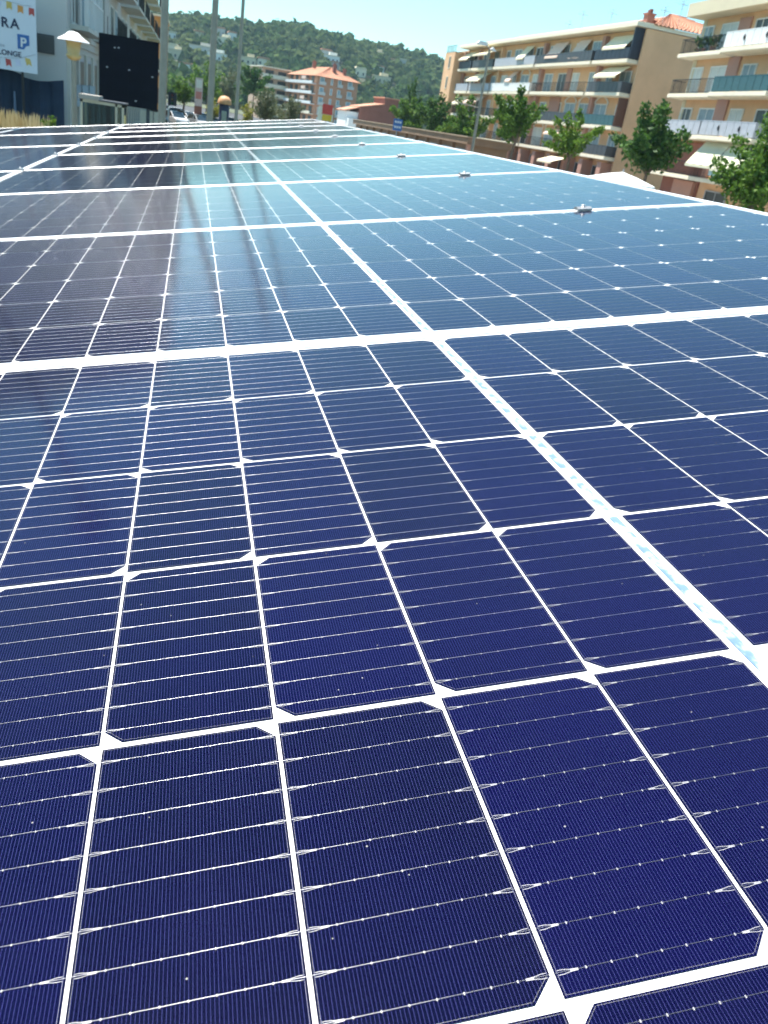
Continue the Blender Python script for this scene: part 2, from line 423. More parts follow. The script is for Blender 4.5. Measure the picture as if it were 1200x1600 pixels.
def clamp(a, b, rot90, label):
    t = thing('panel_clamp', label, 'clamp', plane(a, b, .003), 0, 'clamps holding the panels')
    t.rotation_euler = (Matrix.Rotation(-TILT, 3, 'Y') @ Matrix.Rotation(R(90) if rot90 else 0, 3, 'Z')).to_euler()
    m = MB(); m.prism([(-.016, .0005), (.016, .0005), (.016, .0035), (.011, .0045), (.006, .007), (-.006, .007), (-.011, .0045), (-.016, .0035)], -.019, .019, 'x')
    m.build('clamp_plate', M_CLAMP, t)
    b_ = MB().lathe([(.0, .012), (.0050, .012), (.0056, .0112), (.0056, .0072), (.0075, .0072), (.0075, .0065)], n=10); b_.build('bolt', M_STEEL, t)
for k in range(1, 9):
    clamp(.665, k*PD, False, f'small steel clamp on the {ORD[k]} panel joint, right of the middle stripe')
for k in range(3, 9):
    clamp(-HW, k*PD+.0, True, f'small steel clamp on the left lengthwise seam at the {ORD[k]} joint')

# steel structure under the panels
cp = thing('canopy_frame', 'grey steel posts and beams carrying the solar panels', 'canopy', (0, 0, 0))
for a in (.665, -.665, -HW-.26, -HW-PD+.26, -HW-PD-.3):
    p0, p1 = plane(a, -1.0, -.06), plane(a, 9.3, -.06)
    MB().box(-.02, .02, 0, (p1-p0).length, -.025, .022).build('purlin', M_STEEL, cp, p0, PROT)
for b in (-.6, 4.2, 9.0):
    p0 = plane(-3.1, b, -.19)
    MB().box(0, 4.1, -.05, .05, -.1, .1).build('beam', M_STEEL, cp, p0, PROT)
    for a in (-2.2, .5):
        q = plane(a, b, -.28); MB().box(q.x-.07, q.x+.07, q.y-.07, q.y+.07, 0, q.z).build('post', M_STEEL, cp)

# ------------------------------------------------------------------ buildings
M_TAN = mat('tan_stucco', (.72, .44, .25), .9, vary=.11, scale=.35, bump=.15)
M_PINKW = mat('pink_stucco', (.46, .25, .19), .9, vary=.06, scale=.5, bump=.15)
M_SLAB = mat('cream_slab_paint', (.80, .72, .56), .85, vary=.06, scale=1.5, bump=.1)
M_CREAM = mat('cream_stucco', (.62, .54, .38), .9, vary=.06, scale=.6, bump=.1)
M_TILE = mat('roof_tile', (.50, .24, .15), .9, vary=.2, scale=2.5, bump=.2)
M_BRICKR = mat('red_brown_render', (.26, .10, .07), .9, vary=.12, scale=.8, bump=.15)
M_BROWN = mat('brown_cladding', (.20, .125, .075), .85, vary=.15, scale=.7, bump=.15)
M_WHITE = mat('white_paint', (.76, .76, .74), .7, vary=.05, scale=2)
M_GREYW = mat('grey_white_render', (.54, .52, .49), .9, vary=.05, scale=.35, bump=.15)
M_DARKG = mat('dark_railing', (.05, .055, .065), .5, vary=.15, scale=5)
M_TEAL = mat('teal_screen', (.03, .10, .115), .7, vary=.2, scale=5)
M_NAVY = mat('navy_screen', (.012, .017, .035), .5, vary=.2, scale=2)
M_GREYP = mat('grey_panel', (.40, .42, .46), .6, vary=.1, scale=3)
M_AWN = mat('cream_awning', (.80, .72, .52), .85, vary=.05, scale=4)
M_AWNP = mat('pink_awning', (.78, .58, .47), .85, vary=.05, scale=4)
M_AWNG = mat('pale_green_awning', (.62, .62, .46), .85, vary=.05, scale=4)
M_SHUT = mat('pale_shutter', (.60, .63, .60), .7, vary=.06, scale=6)
M_DOOR = mat('dark_interior', (.035, .037, .04), .4, vary=.3, scale=2)
M_CURT = mat('blue_grey_curtain', (.30, .38, .42), .8, vary=.15, scale=3)
M_WOOD = mat('brown_wood', (.12, .05, .03), .7, vary=.2, scale=6)
M_IRON = mat('black_iron', (.02, .02, .022), .5, .3, vary=.2)
M_CHIM = mat('brick_chimney', (.28, .11, .08), .9, vary=.15, scale=6)

def roof_tiles(parent, prof_quad, rows, cols, name='roof'):
    """a sloping roof plane with raised tile courses: p00 eave-left, p10 eave-right, p11 ridge-right, p01 ridge-left"""
    p00, p10, p11, p01 = [Vector(p) for p in prof_quad]; m = MB(); n = (p10-p00).cross(p01-p00).normalized()
    for r in range(rows):
        t0, t1 = r/rows, (r+1.06)/rows
        for c in range(cols):
            s0, s1 = c/cols, (c+.86)/cols; sm = (s0+s1)/2
            q = lambda s, t: (p00*(1-s)+p10*s)*(1-t) + (p01*(1-s)+p11*s)*t
            h0, h1 = n*.16, n*.06
            m.add([q(s0,t0)+n*.05, q(sm,t0)+h0, q(s1,t0)+n*.05, q(s0,t1), q(sm,t1)+h1, q(s1,t1)], [(0,1,4,3),(1,2,5,4),(0,2,1)])
    m.add([p00, p10, p11, p01], [(0,1,2,3)])
    return m.build(name, M_TILE, parent)

def window(parent, u0, u1, z0, z1, y, pane=None, frame=None, arch=False, d=.10):
    """frame standing proud of the wall with a pane as its child; faces +y"""
    f = MB(); w = .09
    f.box(u0, u0+w, y-.02, y+d, z0, z1).box(u1-w, u1, y-.02, y+d, z0, z1).box(u0+w, u1-w, y-.02, y+d, z1-w, z1).box(u0+w, u1-w, y-.02, y+d, z0, z0+w)
    if u1-u0 > 1.1: f.box((u0+u1)/2-.035, (u0+u1)/2+.035, y-.02, y+d*.8, z0+w, z1-w)
    o = f.build('window', frame or M_WHITE, parent)
    MB().box(u0+w*.9, u1-w*.9, y-.02, y+d*.35, z0+w*.9, z1-w*.9).build('pane', pane or M_DOOR, o)
    if arch:
        a = MB(); c = (u0+u1)/2; r0 = (u1-u0)/2; n = 12
        vs = []
        for k in range(n+1):
            t = math.pi*k/n
            for rr in (r0, r0+.22): vs += [(c+rr*math.cos(t), y+.04, z1+rr*.45*math.sin(t)), (c+rr*math.cos(t), y+.12, z1+rr*.45*math.sin(t))]
        fs = []
        for k in range(n):
            b = k*4; fs += [(b+1,b+3,b+7,b+5),(b,b+1,b+5,b+4),(b+2,b+6,b+7,b+3)]
        a.add(vs, fs); a.build('arch', M_WHITE, o)
    return o

def railing(parent, u0, u1, y0, y1, z, kind, h=1.0):
    """balcony front and ends from y0 (wall) to y1 (front)"""
    if kind == 'bars':
        m = MB(); r = .018
        m.box(u0, u1, y1-.05, y1-.01, z+h-.05, z+h).box(u0, u1, y1-.045, y1-.015, z+.08, z+.12)
        for e in (u0, u1-.04): m.box(e, e+.04, y0, y1-.05, z+h-.05, z+h)
        n = int((u1-u0)/.16)
        for k in range(n+1):
            x = u0+.02+(u1-u0-.04)*k/n; m.box(x-r*.6, x+r*.6, y1-.04, y1-.02, z, z+h-.05)
        for k in range(1, 6):
            yy = y0+(y1-y0-.05)*k/6
            for e in (u0+.02, u1-.02): m.box(e-r*.6, e+r*.6, yy-r*.6, yy+r*.6, z, z+h-.05)
        return m.build('railing', M_IRON, parent)
    mm = {'dark': M_DARKG, 'teal': M_TEAL, 'navy': M_NAVY, 'white': M_WHITE, 'grey': M_GREYP, 'cream': M_SLAB}[kind]
    m = MB(); n = max(2, int((u1-u0)/.9)); g = .025
    for k in range(n):
        a, b = u0+(u1-u0)*k/n+g, u0+(u1-u0)*(k+1)/n-g; m.box(a, b, y1-.07, y1-.03, z+.06, z+h-.05)
    m.box(u0, u1, y1-.08, y1-.02, z+h-.05, z+h+.01)
    for e in (u0, u1-.05): m.box(e, e+.05, y0, y1-.08, z+.06, z+h)
    return m.build('railing', mm, parent)

def awning(parent, u0, u1, ytop, ztop, ybot, zbot, mm):
    m = MB(); n = max(3, int((u1-u0)/.5)); t = .04
    for k in range(n):
        a, b = u0+(u1-u0)*k/n, u0+(u1-u0)*(k+1)/n; sag = .03*(k % 2)
        m.add([(a,ytop,ztop),(b,ytop,ztop),(b,ybot,zbot-sag),(a,ybot,zbot-sag),(a,ytop,ztop-t),(b,ytop,ztop-t),(b,ybot,zbot-t-sag),(a,ybot,zbot-t-sag)],
              [(0,1,2,3),(7,6,5,4),(0,4,5,1),(1,5,6,2),(2,6,7,3),(3,7,4,0)])
    m.box(u0, u1, ybot-.03, ybot+.04, zbot-.22, zbot-.06)
    return m.build('awning', mm, parent)

def antenna(parent, x, y, z, h, name='antenna'):
    m = MB(); m.tube([(x, y, z), (x, y, z+h)], .022, 5)
    for k in range(4): m.box(x-.5+.08*k, x+.5-.08*k, y-.02, y+.02, z+h-.12-.22*k, z+h-.08-.22*k)
    m.box(x-.02, x+.02, y-.6, y+.6, z+h-.42, z+h-.38)
    return m.build(name, M_STEEL, parent)
def chimney(parent, x, y, z, w, h):
    m = MB(); m.box(x-w/2, x+w/2, y-w/2, y+w/2, z, z+h).box(x-w*.62, x+w*.62, y-w*.62, y+w*.62, z+h, z+h+.12)
    m.box(x-w*.3, x-w*.05, y-w*.2, y+w*.2, z+h+.12, z+h+.5).box(x+w*.08, x+w*.32, y-w*.2, y+w*.2, z+h+.12, z+h+.42)
    return m.build('chimney', M_CHIM, parent)

# --- long tan block on the right; local x runs away along the street, +y faces the street
B1 = thing('apartment_block', 'long tan apartment block with cream balconies and cream awnings, right of centre', 'building', (41.31, 85.4, 0), R(92.32))
ZS = [4.0, 6.85, 9.95, 12.95]; ZT = 15.75
MB().box(.02, 57.5, -13, -1.4, 0, 15.7).build('wall', M_TAN, B1)
# near end wall, a hair proud, runs to the balcony line at its top floors
MB().box(-.25, .02, -13.3, -1.1, 0, 15.7).build('end_wall', M_TAN, B1)
m = MB(); m.box(-.35, 53, -13.5, .12, ZT, ZT+.32).box(-.30, 53, -4, .02, ZT+.32, ZT+.42); m.build('cornice', M_SLAB, B1)
roof_tiles(B1, [(-.5, -1.6, ZT+.34), (-.5, -13.6, ZT+.34), (6.5, -8.0, ZT+2.6), (6.5, -7.0, ZT+2.6)], 9, 26)
roof_tiles(B1, [(50, -3.2, ZT+.40), (-.3, -3.2, ZT+.40), (6.5, -7.4, ZT+2.5), (48, -7.4, ZT+2.5)], 6, 60)
BAYS = [(.2, 7.7), (8.2, 22.9), (23.5, 37.3), (37.9, 46.4), (46.9, 52.6)]
rr = random.Random(3)
RK = {(3,0):'navy',(2,0):'dark',(1,0):'teal',(0,0):'dark',(3,1):'dark',(2,1):'bars',(1,1):'dark',(0,1):'bars',(3,2):'grey',(2,2):'white',(1,2):'bars',(0,2):'bars',(3,3):'dark',(2,3):'grey',(1,3):'bars',(0,3):'bars',(3,4):'navy',(2,4):'grey',(1,4):'bars',(0,4):'cream'}
for fl, z in enumerate(ZS):
    for bi, (u0, u1) in enumerate(BAYS):
        m = MB(); m.box(u0, u1, -1.42, 0, z-.34, z).box(u0-.02, u1+.02, -.12, .03, z-.30, z-.02); m.build('balcony_slab', M_SLAB, B1)
        railing(B1, u0+.08, u1-.08, -1.4, -.03, z, RK[(fl, bi)])
        n = max(2, int((u1-u0)/3.4))
        for k in range(n):
            c = u0+(u1-u0)*(k+.5)/n+rr.uniform(-.3, .3); w = rr.choice([.65, .85, 1.15, 1.35])
            window(B1, c-w, c+w, z+.05, z+2.15, -1.4, rr.choice([M_DOOR, M_DOOR, M_CURT, M_SHUT, M_WGLASS and M_CURT]), arch=(w > 1.2 and fl < 3))
        MB().box(u1-.1, u1+.55, -1.45, -.9, z, (ZS+[ZT])[fl+1]-.34).build('party_pier', M_PINKW if bi != 2 else M_TAN, B1)
for q in ((16.5, 19.4, 6.87, 9.55), (15, 16.2, 9.97, 12.5), (24.2, 26.0, 6.87, 9.55)): MB().box(q[0], q[1], -1.42, -1.28, q[2], q[3]).build('painted_panel', M_PINKW, B1)
for (u0, u1, fl, low, yb, mm) in [(1.4, 6.2, 3, 1.15, -.05, M_AWN), (1.2, 6.0, 2, 1.5, .35, M_AWN), (17.0, 20.6, 3, .75, -.02, M_AWNP), (27.0, 29.4, 3, .85, .1, M_AWN), (37.9, 44.0, 3, 1.55, 1.0, M_AWN),
                                  (40.5, 46.0, 2, 1.35, .7, M_AWN), (41.0, 46.0, 1, 1.6, .6, M_AWNP), (11, 16, 0, 1.6, .2, M_AWNP), (48, 52, 3, 1.3, .3, M_AWN), (30.5, 32.2, 2, 1.3, .0, M_AWNP), (11.4, 14.2, 3, .55, -.1, M_AWNP), (48, 52, 1, 1.4, .4, M_AWN)]:
    zt = (ZS+[ZT])[fl+1]-.45; awning(B1, u0, u1, -1.2, zt, yb, ZS[fl]+low, mm)
# glazed dark enclosure at the top near corner
MB().box(.12, .3, -1.4, -.1, 13.0, 15.7).build('dark_side_screen', M_NAVY, B1)
MB().box(.12, .28, -1.4, -.12, 6.9, 9.5).build('wooden_side_screen', M_WOOD, B1)
for (u0, y0, h) in [(2.5, -2.5, 1.1), (3.3, -3.2, .7)]: chimney(B1, u0, y0, ZT+.4, .8, h)
for (u0, y0, h) in [(10, -2.2, 2.2), (17.5, -2.4, 2.6), (22, -3, 2.0), (.6, -3, 1.9), (1.0, -5, 2.8)]: antenna(B1, u0, y0, ZT+.3, h)
# end wall window with balcony
for z in (6.7, 9.7):
    w = MB()
window_side = MB()
for z in (7.2, 10.2, 12.9):
    o = MB().box(-.33, -.2, -9.9, -8.6, z, z+1.3).build('window', M_WHITE, B1); MB().box(-.36, -.3, -9.8, -8.7, z+.1, z+1.2).build('pane', M_DOOR, o)
    MB().box(-.42, -.2, -10.0, -8.5, z-.14, z-.02).build('sill', M_WHITE, B1)
# ground floor shops
MB().box(.1, 53, -1.5, -.55, 0, .4).build('plinth', M_BRICKR, B1)
for k in range(12):
    u = 1.2+k*4.3
    MB().box(u-.45, u+.45, -1.42, -.15, 0, 3.42).build('shop_pier', M_PINKW, B1)
    if k < 11: window(B1, u+.7, u+3.6, .45, 3.0, -1.4, M_DOOR, M_GREYP)
awning(B1, 9.2, 13.0, -.2, 3.25, 1.6, 2.65, M_AWN)
# stair tower at the far end
MB().box(53.2, 58.0, -9, .6, 0, 15.2).build('stair_tower', M_TAN, B1)
for z in (4.2, 7.2, 10.2, 13.0): window(B1, 54.9, 55.7, z, z+1.7, .6, M_DOOR, M_SLAB, d=.06)
m = MB().box(53.3, 57.9, -8, .55, 15.2, 15.28)
for k in range(13): m.box(53.35+k*.37, 53.39+k*.37, .48, .52, 15.28, 16.1)
m.box(53.3, 57.9, .47, .53, 16.1, 16.16); m.build('roof_railing', M_IRON, B1)
MB().box(57.95, 58.5, -3, .3, 3, 15.3).build('side_cladding', mat('blue_grey_cladding', (.06, .14, .22), .6), B1)

# --- near right block with white and teal balcony panels
B2 = thing('apartment_block', 'pale apartment block with white panelled and teal balconies at the right edge', 'building', (37.9, 48.5, 0), R(88.0))
Z2 = [3.5, 6.45, 9.45, 12.4]; ZT2 = 15.0
MB().box(0, 22.0, -12, -1.35, 0, 15.0).build('wall', M_TAN, B2)
MB().box(21.7, 22.25, -6, -1.3, 0, 15.0).build('lit_corner_strip', M_CREAM, B2)  # lit edge of the wall corner, put in as a paler cream strip
MB().box(-.2, 22.6, -12.3, .15, ZT2, ZT2+.95).build('cornice', M_CREAM, B2)
L2 = (16.2, 22.8); R2 = (7.8, 15.4); R3 = (0.2, 7.2)
K2 = {(3,0):'bars',(3,1):'white',(3,2):'white',(2,0):'bars',(2,1):'teal',(2,2):'teal',(1,0):'grey',(1,1):'grey',(1,2):'white',(0,0):'bars',(0,1):'bars',(0,2):'bars'}
for fl, z in enumerate(Z2):
    for bi, ((u0, u1), yo) in enumerate(zip((L2, R2, R3), (-.1, .35, .0))):
        m = MB(); m.box(u0, u1, -1.4, yo, z-.3, z).box(u0-.03, u1+.03, yo-.12, yo+.03, z-.27, z-.03); m.build('balcony_slab', M_SLAB, B2)
        railing(B2, u0+.1, u1-.1, -1.35, yo-.04, z, K2[(fl, bi)], 1.05)
        n = 2
        for k in range(n):
            c = u0+(u1-u0)*(k+.5)/n; w = (1.2, .9)[k % 2]
            window(B2, c-w, c+w, z+.05, z+2.1, -1.35, (M_SHUT, M_CURT, M_DOOR)[(fl+k+bi) % 3] if not (fl == 2 and bi == 0) else M_SHUT)
    MB().box(15.0, 16.6, -1.4, -1.22, z, (Z2+[ZT2])[fl+1]-.3).build('painted_panel', M_PINKW, B2)
    for u in (9.8, 12.6):   # slots with ornaments in the panels
        if K2[(fl, 1)] in ('white', 'grey'): MB().lathe([(0, -.22), (.06, -.1), (.1, .02), (.05, .16), (0, .24)], n=6).build('panel_ornament', M_DARKG, B2, (u, .34, z+.55))
awning(B2, 11.5, 15.2, -.5, 6.1, .75, 4.4, M_AWNG); awning(B2, 8.1, 11.4, -.5, 6.1, .75, 4.3, M_AWNG)
MB().box(7.7, 7.85, -1.3, .2, 3.5, 6.1).build('dark_side_screen', M_NAVY, B2)
MB().box(15.9, 22, -1.42, -1.2, .2, 6.0).build('red_brown_wall', M_BRICKR, B2)
MB().box(16.2, 19.4, -1.2, -.9, 0, 3.1).build('shop_wall', M_PINKW, B2); window(B2, 11.5, 14.6, .4, 2.7, -1.34, M_DOOR, M_GREYP)
o = MB().box(10.2, 12.0, .38, .44, 3.75, 4.75).build('balcony_banner', mat('pale_blue_cloth', (.45, .68, .78), .8), B2)
for u in (18.2, 19.6, 20.6): # potted plants on the top-left balcony
    o = MB().lathe([(.0, 0), (.14, 0), (.2, .32), (0, .32)], n=8).build('plant_pot', M_CHIM, B2, (u, -.5, 12.4))
    V = nr.normal(0, .22, (60, 1, 3)) + nr.normal(0, .10, (60, 4, 3)); V[:, :, 2] += .75
    link('plant_leaves', quads_mesh('plant_leaves', V.reshape(-1, 3), leaf_mat('pot_leaf%d' % int(u*10), (.02, .06, .015), (.04, .10, .02), (.08, .16, .04))), o)
antenna(B2, 21.0, -3, ZT2+.95, 3.2)

# --- low brown building with trees behind it
LB = thing('low_building', 'long low brown flat-roofed building behind the parked cars', 'building', (27.0, 86, 0), R(90.0))
MB().box(0, 66, -4, 0, 0, 3.1).build('wall', M_BROWN, LB)
MB().box(-.4, 66.4, -4.3, .5, 3.1, 3.72).build('roof', M_BROWN, LB); MB().box(-.5, 66.5, -4.4, .6, 3.72, 3.82).build('roof_edge', mat('roof_edge', (.34, .26, .18), .8), LB)
for k in range(12):
    MB().box(k*5.5-.1, k*5.5+.5, 0, .3, 0, 3.1).build('pier', M_PINKW if k == 0 else M_BROWN, LB)
    window(LB, k*5.5+1.0, k*5.5+4.6, .7, 2.6, 0, M_DOOR, M_GREYP)

# --- orange-roofed block in the middle distance
B3 = thing('apartment_block', 'brick-red apartment block with orange tiled roof below the hill', 'building', (33.6, 260, 0), R(12.0))
# local x: right-hand face runs along +x facing -y, left-hand face runs along +y facing -x
MB().box(0, 12.5, 0, 26, 0, 13.3).build('wall', mat('brick_red_render', (.50, .25, .15), .9, vary=.12, scale=.5), B3)
roof_tiles(B3, [(-.8, -.8, 13.3), (13.3, -.8, 13.3), (6.6, 6.5, 16.3), (6.0, 6.5, 16.3)], 8, 24)
roof_tiles(B3, [(-.8, 26.8, 13.3), (-.8, -.8, 13.3), (6.0, 6.5, 16.3), (6.0, 20, 16.3)], 8, 36)
roof_tiles(B3, [(13.3, -.8, 13.3), (13.3, 26.8, 13.3), (6.6, 20, 16.3), (6.6, 6.5, 16.3)], 6, 20)
chimney(B3, 6.2, 3.5, 15.2, .9, 1.8); chimney(B3, 9.2, 3.2, 14.6, .8, 1.5); chimney(B3, 4, 15, 15.8, .9, 1.6)
for fl in range(5):
    z = 1.0+fl*2.6
    # left face balconies: white parapets
    m = MB(); m.box(-1.3, .0, .2, 25.5, z-.2, z+.0).box(-1.35, -1.2, .2, 25.5, z-.2, z+.55); m.build('balcony', M_WHITE if fl != 1 else M_SLAB, B3)
    for k in range(5):
        o = MB().box(-.06, .02, 2+k*4.8, 4.6+k*4.8, z+.05, z+2.0).build('window', M_WOOD, B3)
        MB().box(-.09, -.05, 2.2+k*4.8, 4.4+k*4.8, z+.1, z+1.9).build('pane', M_DOOR, o)
    if fl > 1:
        m = MB().box(-1.25, -.3, 6, 9.5, z+1.0, z+1.15).box(-1.4, -1.2, 6, 9.5, z+.9, z+1.7); m.build('awning', M_AWNP, B3)
    # right face: windows with pale shutters and small balconies
    for k, (u0, u1) in enumerate([(.9, 2.3), (4.2, 4.9), (6.4, 7.4), (9.4, 10.8)]):
        o = MB().box(u0, u1, -.08, .02, z+.2, z+1.9).build('window', M_WHITE, B3)
        MB().box(u0+.15, u1-.15, -.11, -.07, z+.3, z+1.8).build('pane', M_CURT, o)
        if k != 1: m = MB(); m.box(u0-.3, u1+.3, -.8, 0, z-.1, z+.05).box(u0-.3, u1+.3, -.82, -.74, z, z+.7); m.build('balcony', M_GREYW, B3)

# --- cream balconied block left of it
B4 = thing('apartment_block', 'small cream block with stacked balconies left of the orange roof', 'building', (22.0, 285, 0), R(12.0))
MB().box(-2, 6.5, 0, 14, 0, 14.2).build('wall', mat('salmon_stucco', (.62, .42, .30), .9), B4)
for fl in range(5):
    z = 1.2+fl*2.6
    m = MB(); m.box(-2.2, 6.7, -1.3, 0, z-.2, z).box(-2.2, 6.7, -1.35, -1.22, z, z+.95); m.build('balcony', M_SLAB, B4)
    for k in range(2): window(B4, 0, 0, 0, 0, 0) if False else MB().box(-1+k*4, 1.6+k*4, -.08, .02, z+.1, z+2).build('window', M_DOOR, B4)
m = MB(); m.box(-2.4, 6.9, -1.4, 14.2, 14.2, 14.5); m.build('roof', M_SLAB, B4)

# --- terracotta stepped house
B5 = thing('house', 'dark red stepped house with pale tiled roof below the hill', 'house', (34.2, 190, 0), R(4.0))
m = MB(); m.prism([(0, 0), (8.2, 0), (8.2, 8.7), (5.2, 8.7), (5.2, 7.4), (0, 6.2)], 0, 9, 'y'); m.build('wall', M_BRICKR, B5)
MB().box(5.0, 8.4, -.2, 9.2, 8.7, 8.95).build('parapet', M_TILE, B5)
MB().prism([(-.2, 6.25), (5.2, 7.45), (5.2, 7.65), (-.2, 6.45)], -.2, 9.2, 'y').build('roof', M_TILE, B5)
MB().box(-2.6, 0, 1, 9, 0, 5.2).build('white_wing', M_WHITE, B5); MB().prism([(-3.0, 5.2), (.0, 6.1), (0, 6.3), (-3.0, 5.4)], .6, 9.2, 'y').build('wing_roof', M_TILE, B5)
MB().box(-2.5, 0, -1.2, 1, 2.4, 3.9).build('terrace', M_WHITE, B5)
MB().box(8.2, 12.0, 1, 7, 0, 4.6).build('side_wing', M_BRICKR, B5); MB().box(8.0, 12.3, .7, 7.3, 4.6, 4.9).build('side_roof', M_TILE, B5)

# --- left street building
BL = thing('apartment_block', 'grey-white apartment block with balconies along the left side of the street', 'building', (-5.05, 40, 0), 0)
MB().box(-14, 0, 0, 72, 0, 14.0).build('wall', M_GREYW, BL)
MB().box(-14.2, .25, -.2, 72.2, 14.0, 14.35).build('cornice', M_WHITE, BL)
M_BEIGE = mat('beige_trim', (.56, .54, .48), .85, vary=.05, scale=1.2)
m = MB(); m.box(0, .10, .02, 72, 4.75, 5.05).box(0, .16, .02, 72, 5.05, 5.25).box(0, .07, .02, 72, 4.5, 4.6); m.build('moulding', M_BEIGE, BL)
for k in range(24):
    y = .35+k*3.0
    MB().box(.0, .12, y-.25, y+.25, 0, 4.5).build('pilaster', M_BEIGE, BL)
    o = MB().box(-.05, .05, y+.7, y+2.3, .5, 4.3).build('window', M_GREYP, BL); MB().box(.04, .06, y+.8, y+2.2, .6, 4.2).build('pane', M_DOOR, o)
    if k < 3: MB().box(.15, .2, y+.3, y+2.7, 2.4, 3.25).build('glass_balustrade', M_CURT, BL)
for fl, z in enumerate((5.3, 8.3, 11.3)):
    for k in range(8):
        y0 = 1.0+k*9.0
        d = .75 if k == 0 else 1.25
        MB().box(0, d, y0, y0+6.6, z, z+.18).build('balcony_slab', M_BEIGE, BL)
        m = MB(); n = 22
        for q in range(n+1): m.box(d-.05, d-.02, y0+6.5*q/n, y0+6.5*q/n+.035, z+.18, z+1.2)
        m.box(d-.06, d-.01, y0, y0+6.6, z+1.2, z+1.26)
        for q in range(4): m.box(.2+q*.25, .23+q*.25, y0+.02, y0+.05, z+.18, z+1.2)
        m.build('railing', M_IRON if k else M_WHITE, BL)
        for q in range(2):
            o = MB().box(-.05, .06, y0+.6+q*3.2, y0+2.6+q*3.2, z+.2, z+2.4).build('window', M_WHITE, BL)
            MB().box(.05, .08, y0+.75+q*3.2, y0+2.45+q*3.2, z+.3, z+2.3).build('pane', M_CURT if (k+q) % 2 else M_DOOR, o)
        if k == 0:
            for q in range(5): MB().box(.58, .7, y0+.1+q*1.55, y0+.3+q*1.55, z+.18, z+2.8).build('porch_column', M_WHITE, BL)
o = MB().box(-1.10, -.45, -.06, .02, 4.22, 4.90).build('window', M_DARKG, BL); o['label'] = 'dark louvred window'
m = MB()
for k in range(9): m.box(-1.08, -.47, -.085, -.06, 4.25+k*.07, 4.285+k*.07)
m.build('louvre', mat('louvre_grey', (.10, .105, .10), .6), o)

BO = thing('house', 'orange house with a dark shuttered window beyond the left block', 'house', (-9, 115, 0), 0)
MB().box(0, 5.5, 0, 14, 0, 11.2).build('wall', mat('orange_render', (.55, .27, .09), .9, vary=.06, scale=.6), BO)
MB().box(-.2, 5.7, -.2, 14.2, 11.2, 11.4).build('cornice', M_SLAB, BO)
for z in (2.0, 5.0, 8.4):
    o = MB().box(4.3, 5.25, -.08, .02, z, z+1.7).build('window', M_WOOD, BO); MB().box(4.72, 4.82, -.12, -.07, z, z+1.7).build('shutter_edge', M_CHIM, o)
antenna(BO, 4.6, 1, 11.4, 1.4)

# --- villas on the hill
VL = ['white villa under the ridge at the left end of the wood', 'small pink villa high on the wooded hillside', 'cream villa high above the middle flagpole', 'wide pale villa terrace halfway up the hill on the left', 'brown walled villa behind the middle flagpole', 'white terraced villa low on the left of the hill', 'small grey villa on the left flank of the hill', 'small villa just below the ridge on the left', 'grey villa at the foot of the hill behind the trees',
      'grey roofed villa to the right of the thin pole', 'small grey villa beside the grey roofed villa', 'pale villa high above the orange-roofed block', 'wide grey villa above the orange-roofed block', 'pale pink villa near the right ridge', 'bright white villa on the bare patch at right', 'small villa right of the bare patch', 'low white villa midway up the right slope', 'wide white villa low on the right slope', 'white villa just right of the orange roof ridge', 'small white house above the orange roof chimneys', 'tiny pale villa near the ridge beside the thin pole']
for i, (X, Y, w) in enumerate(VILLAS):
    z = hill_z(X, Y)+.3; c = [M_WHITE, M_CREAM, M_SLAB, M_GREYW][i % 4]
    t = thing('villa', VL[i], 'house', (X, Y, z), R(rr.uniform(-12, 12)), 'villas on the far hillside')
    h = rr.uniform(3.6, 5.2)
    m = MB().box(-w/2, w/2, 0, 6, -2.5, h)
    if w > 9: m.box(-w*.1, w*.35, 1.5, 7, h, h+2.2)
    m.build('wall', c, t)
    MB().prism([(-w/2-.4, h), (w/2+.4, h), (w/2-.6, h+1.0), (-w/2+.6, h+1.0)], -.4, 6.4, 'y').build('roof', M_TILE if i % 3 else M_CREAM, t) if w <= 9 else MB().box(-w/2-.3, w/2+.3, -.5, 6.2, h, h+.25).build('roof', M_CREAM, t)
    for k in range(max(2, int(w/3))):
        u = -w/2+.9+k*(w-1.8)/max(1, int(w/3)-.999+0) if int(w/3) > 1 else 0
        u = -w/2+w*(k+.5)/max(2, int(w/3)); MB().box(u-.6, u+.6, -.06, .02, 1.0, 2.6).build('window', M_DOOR, t)

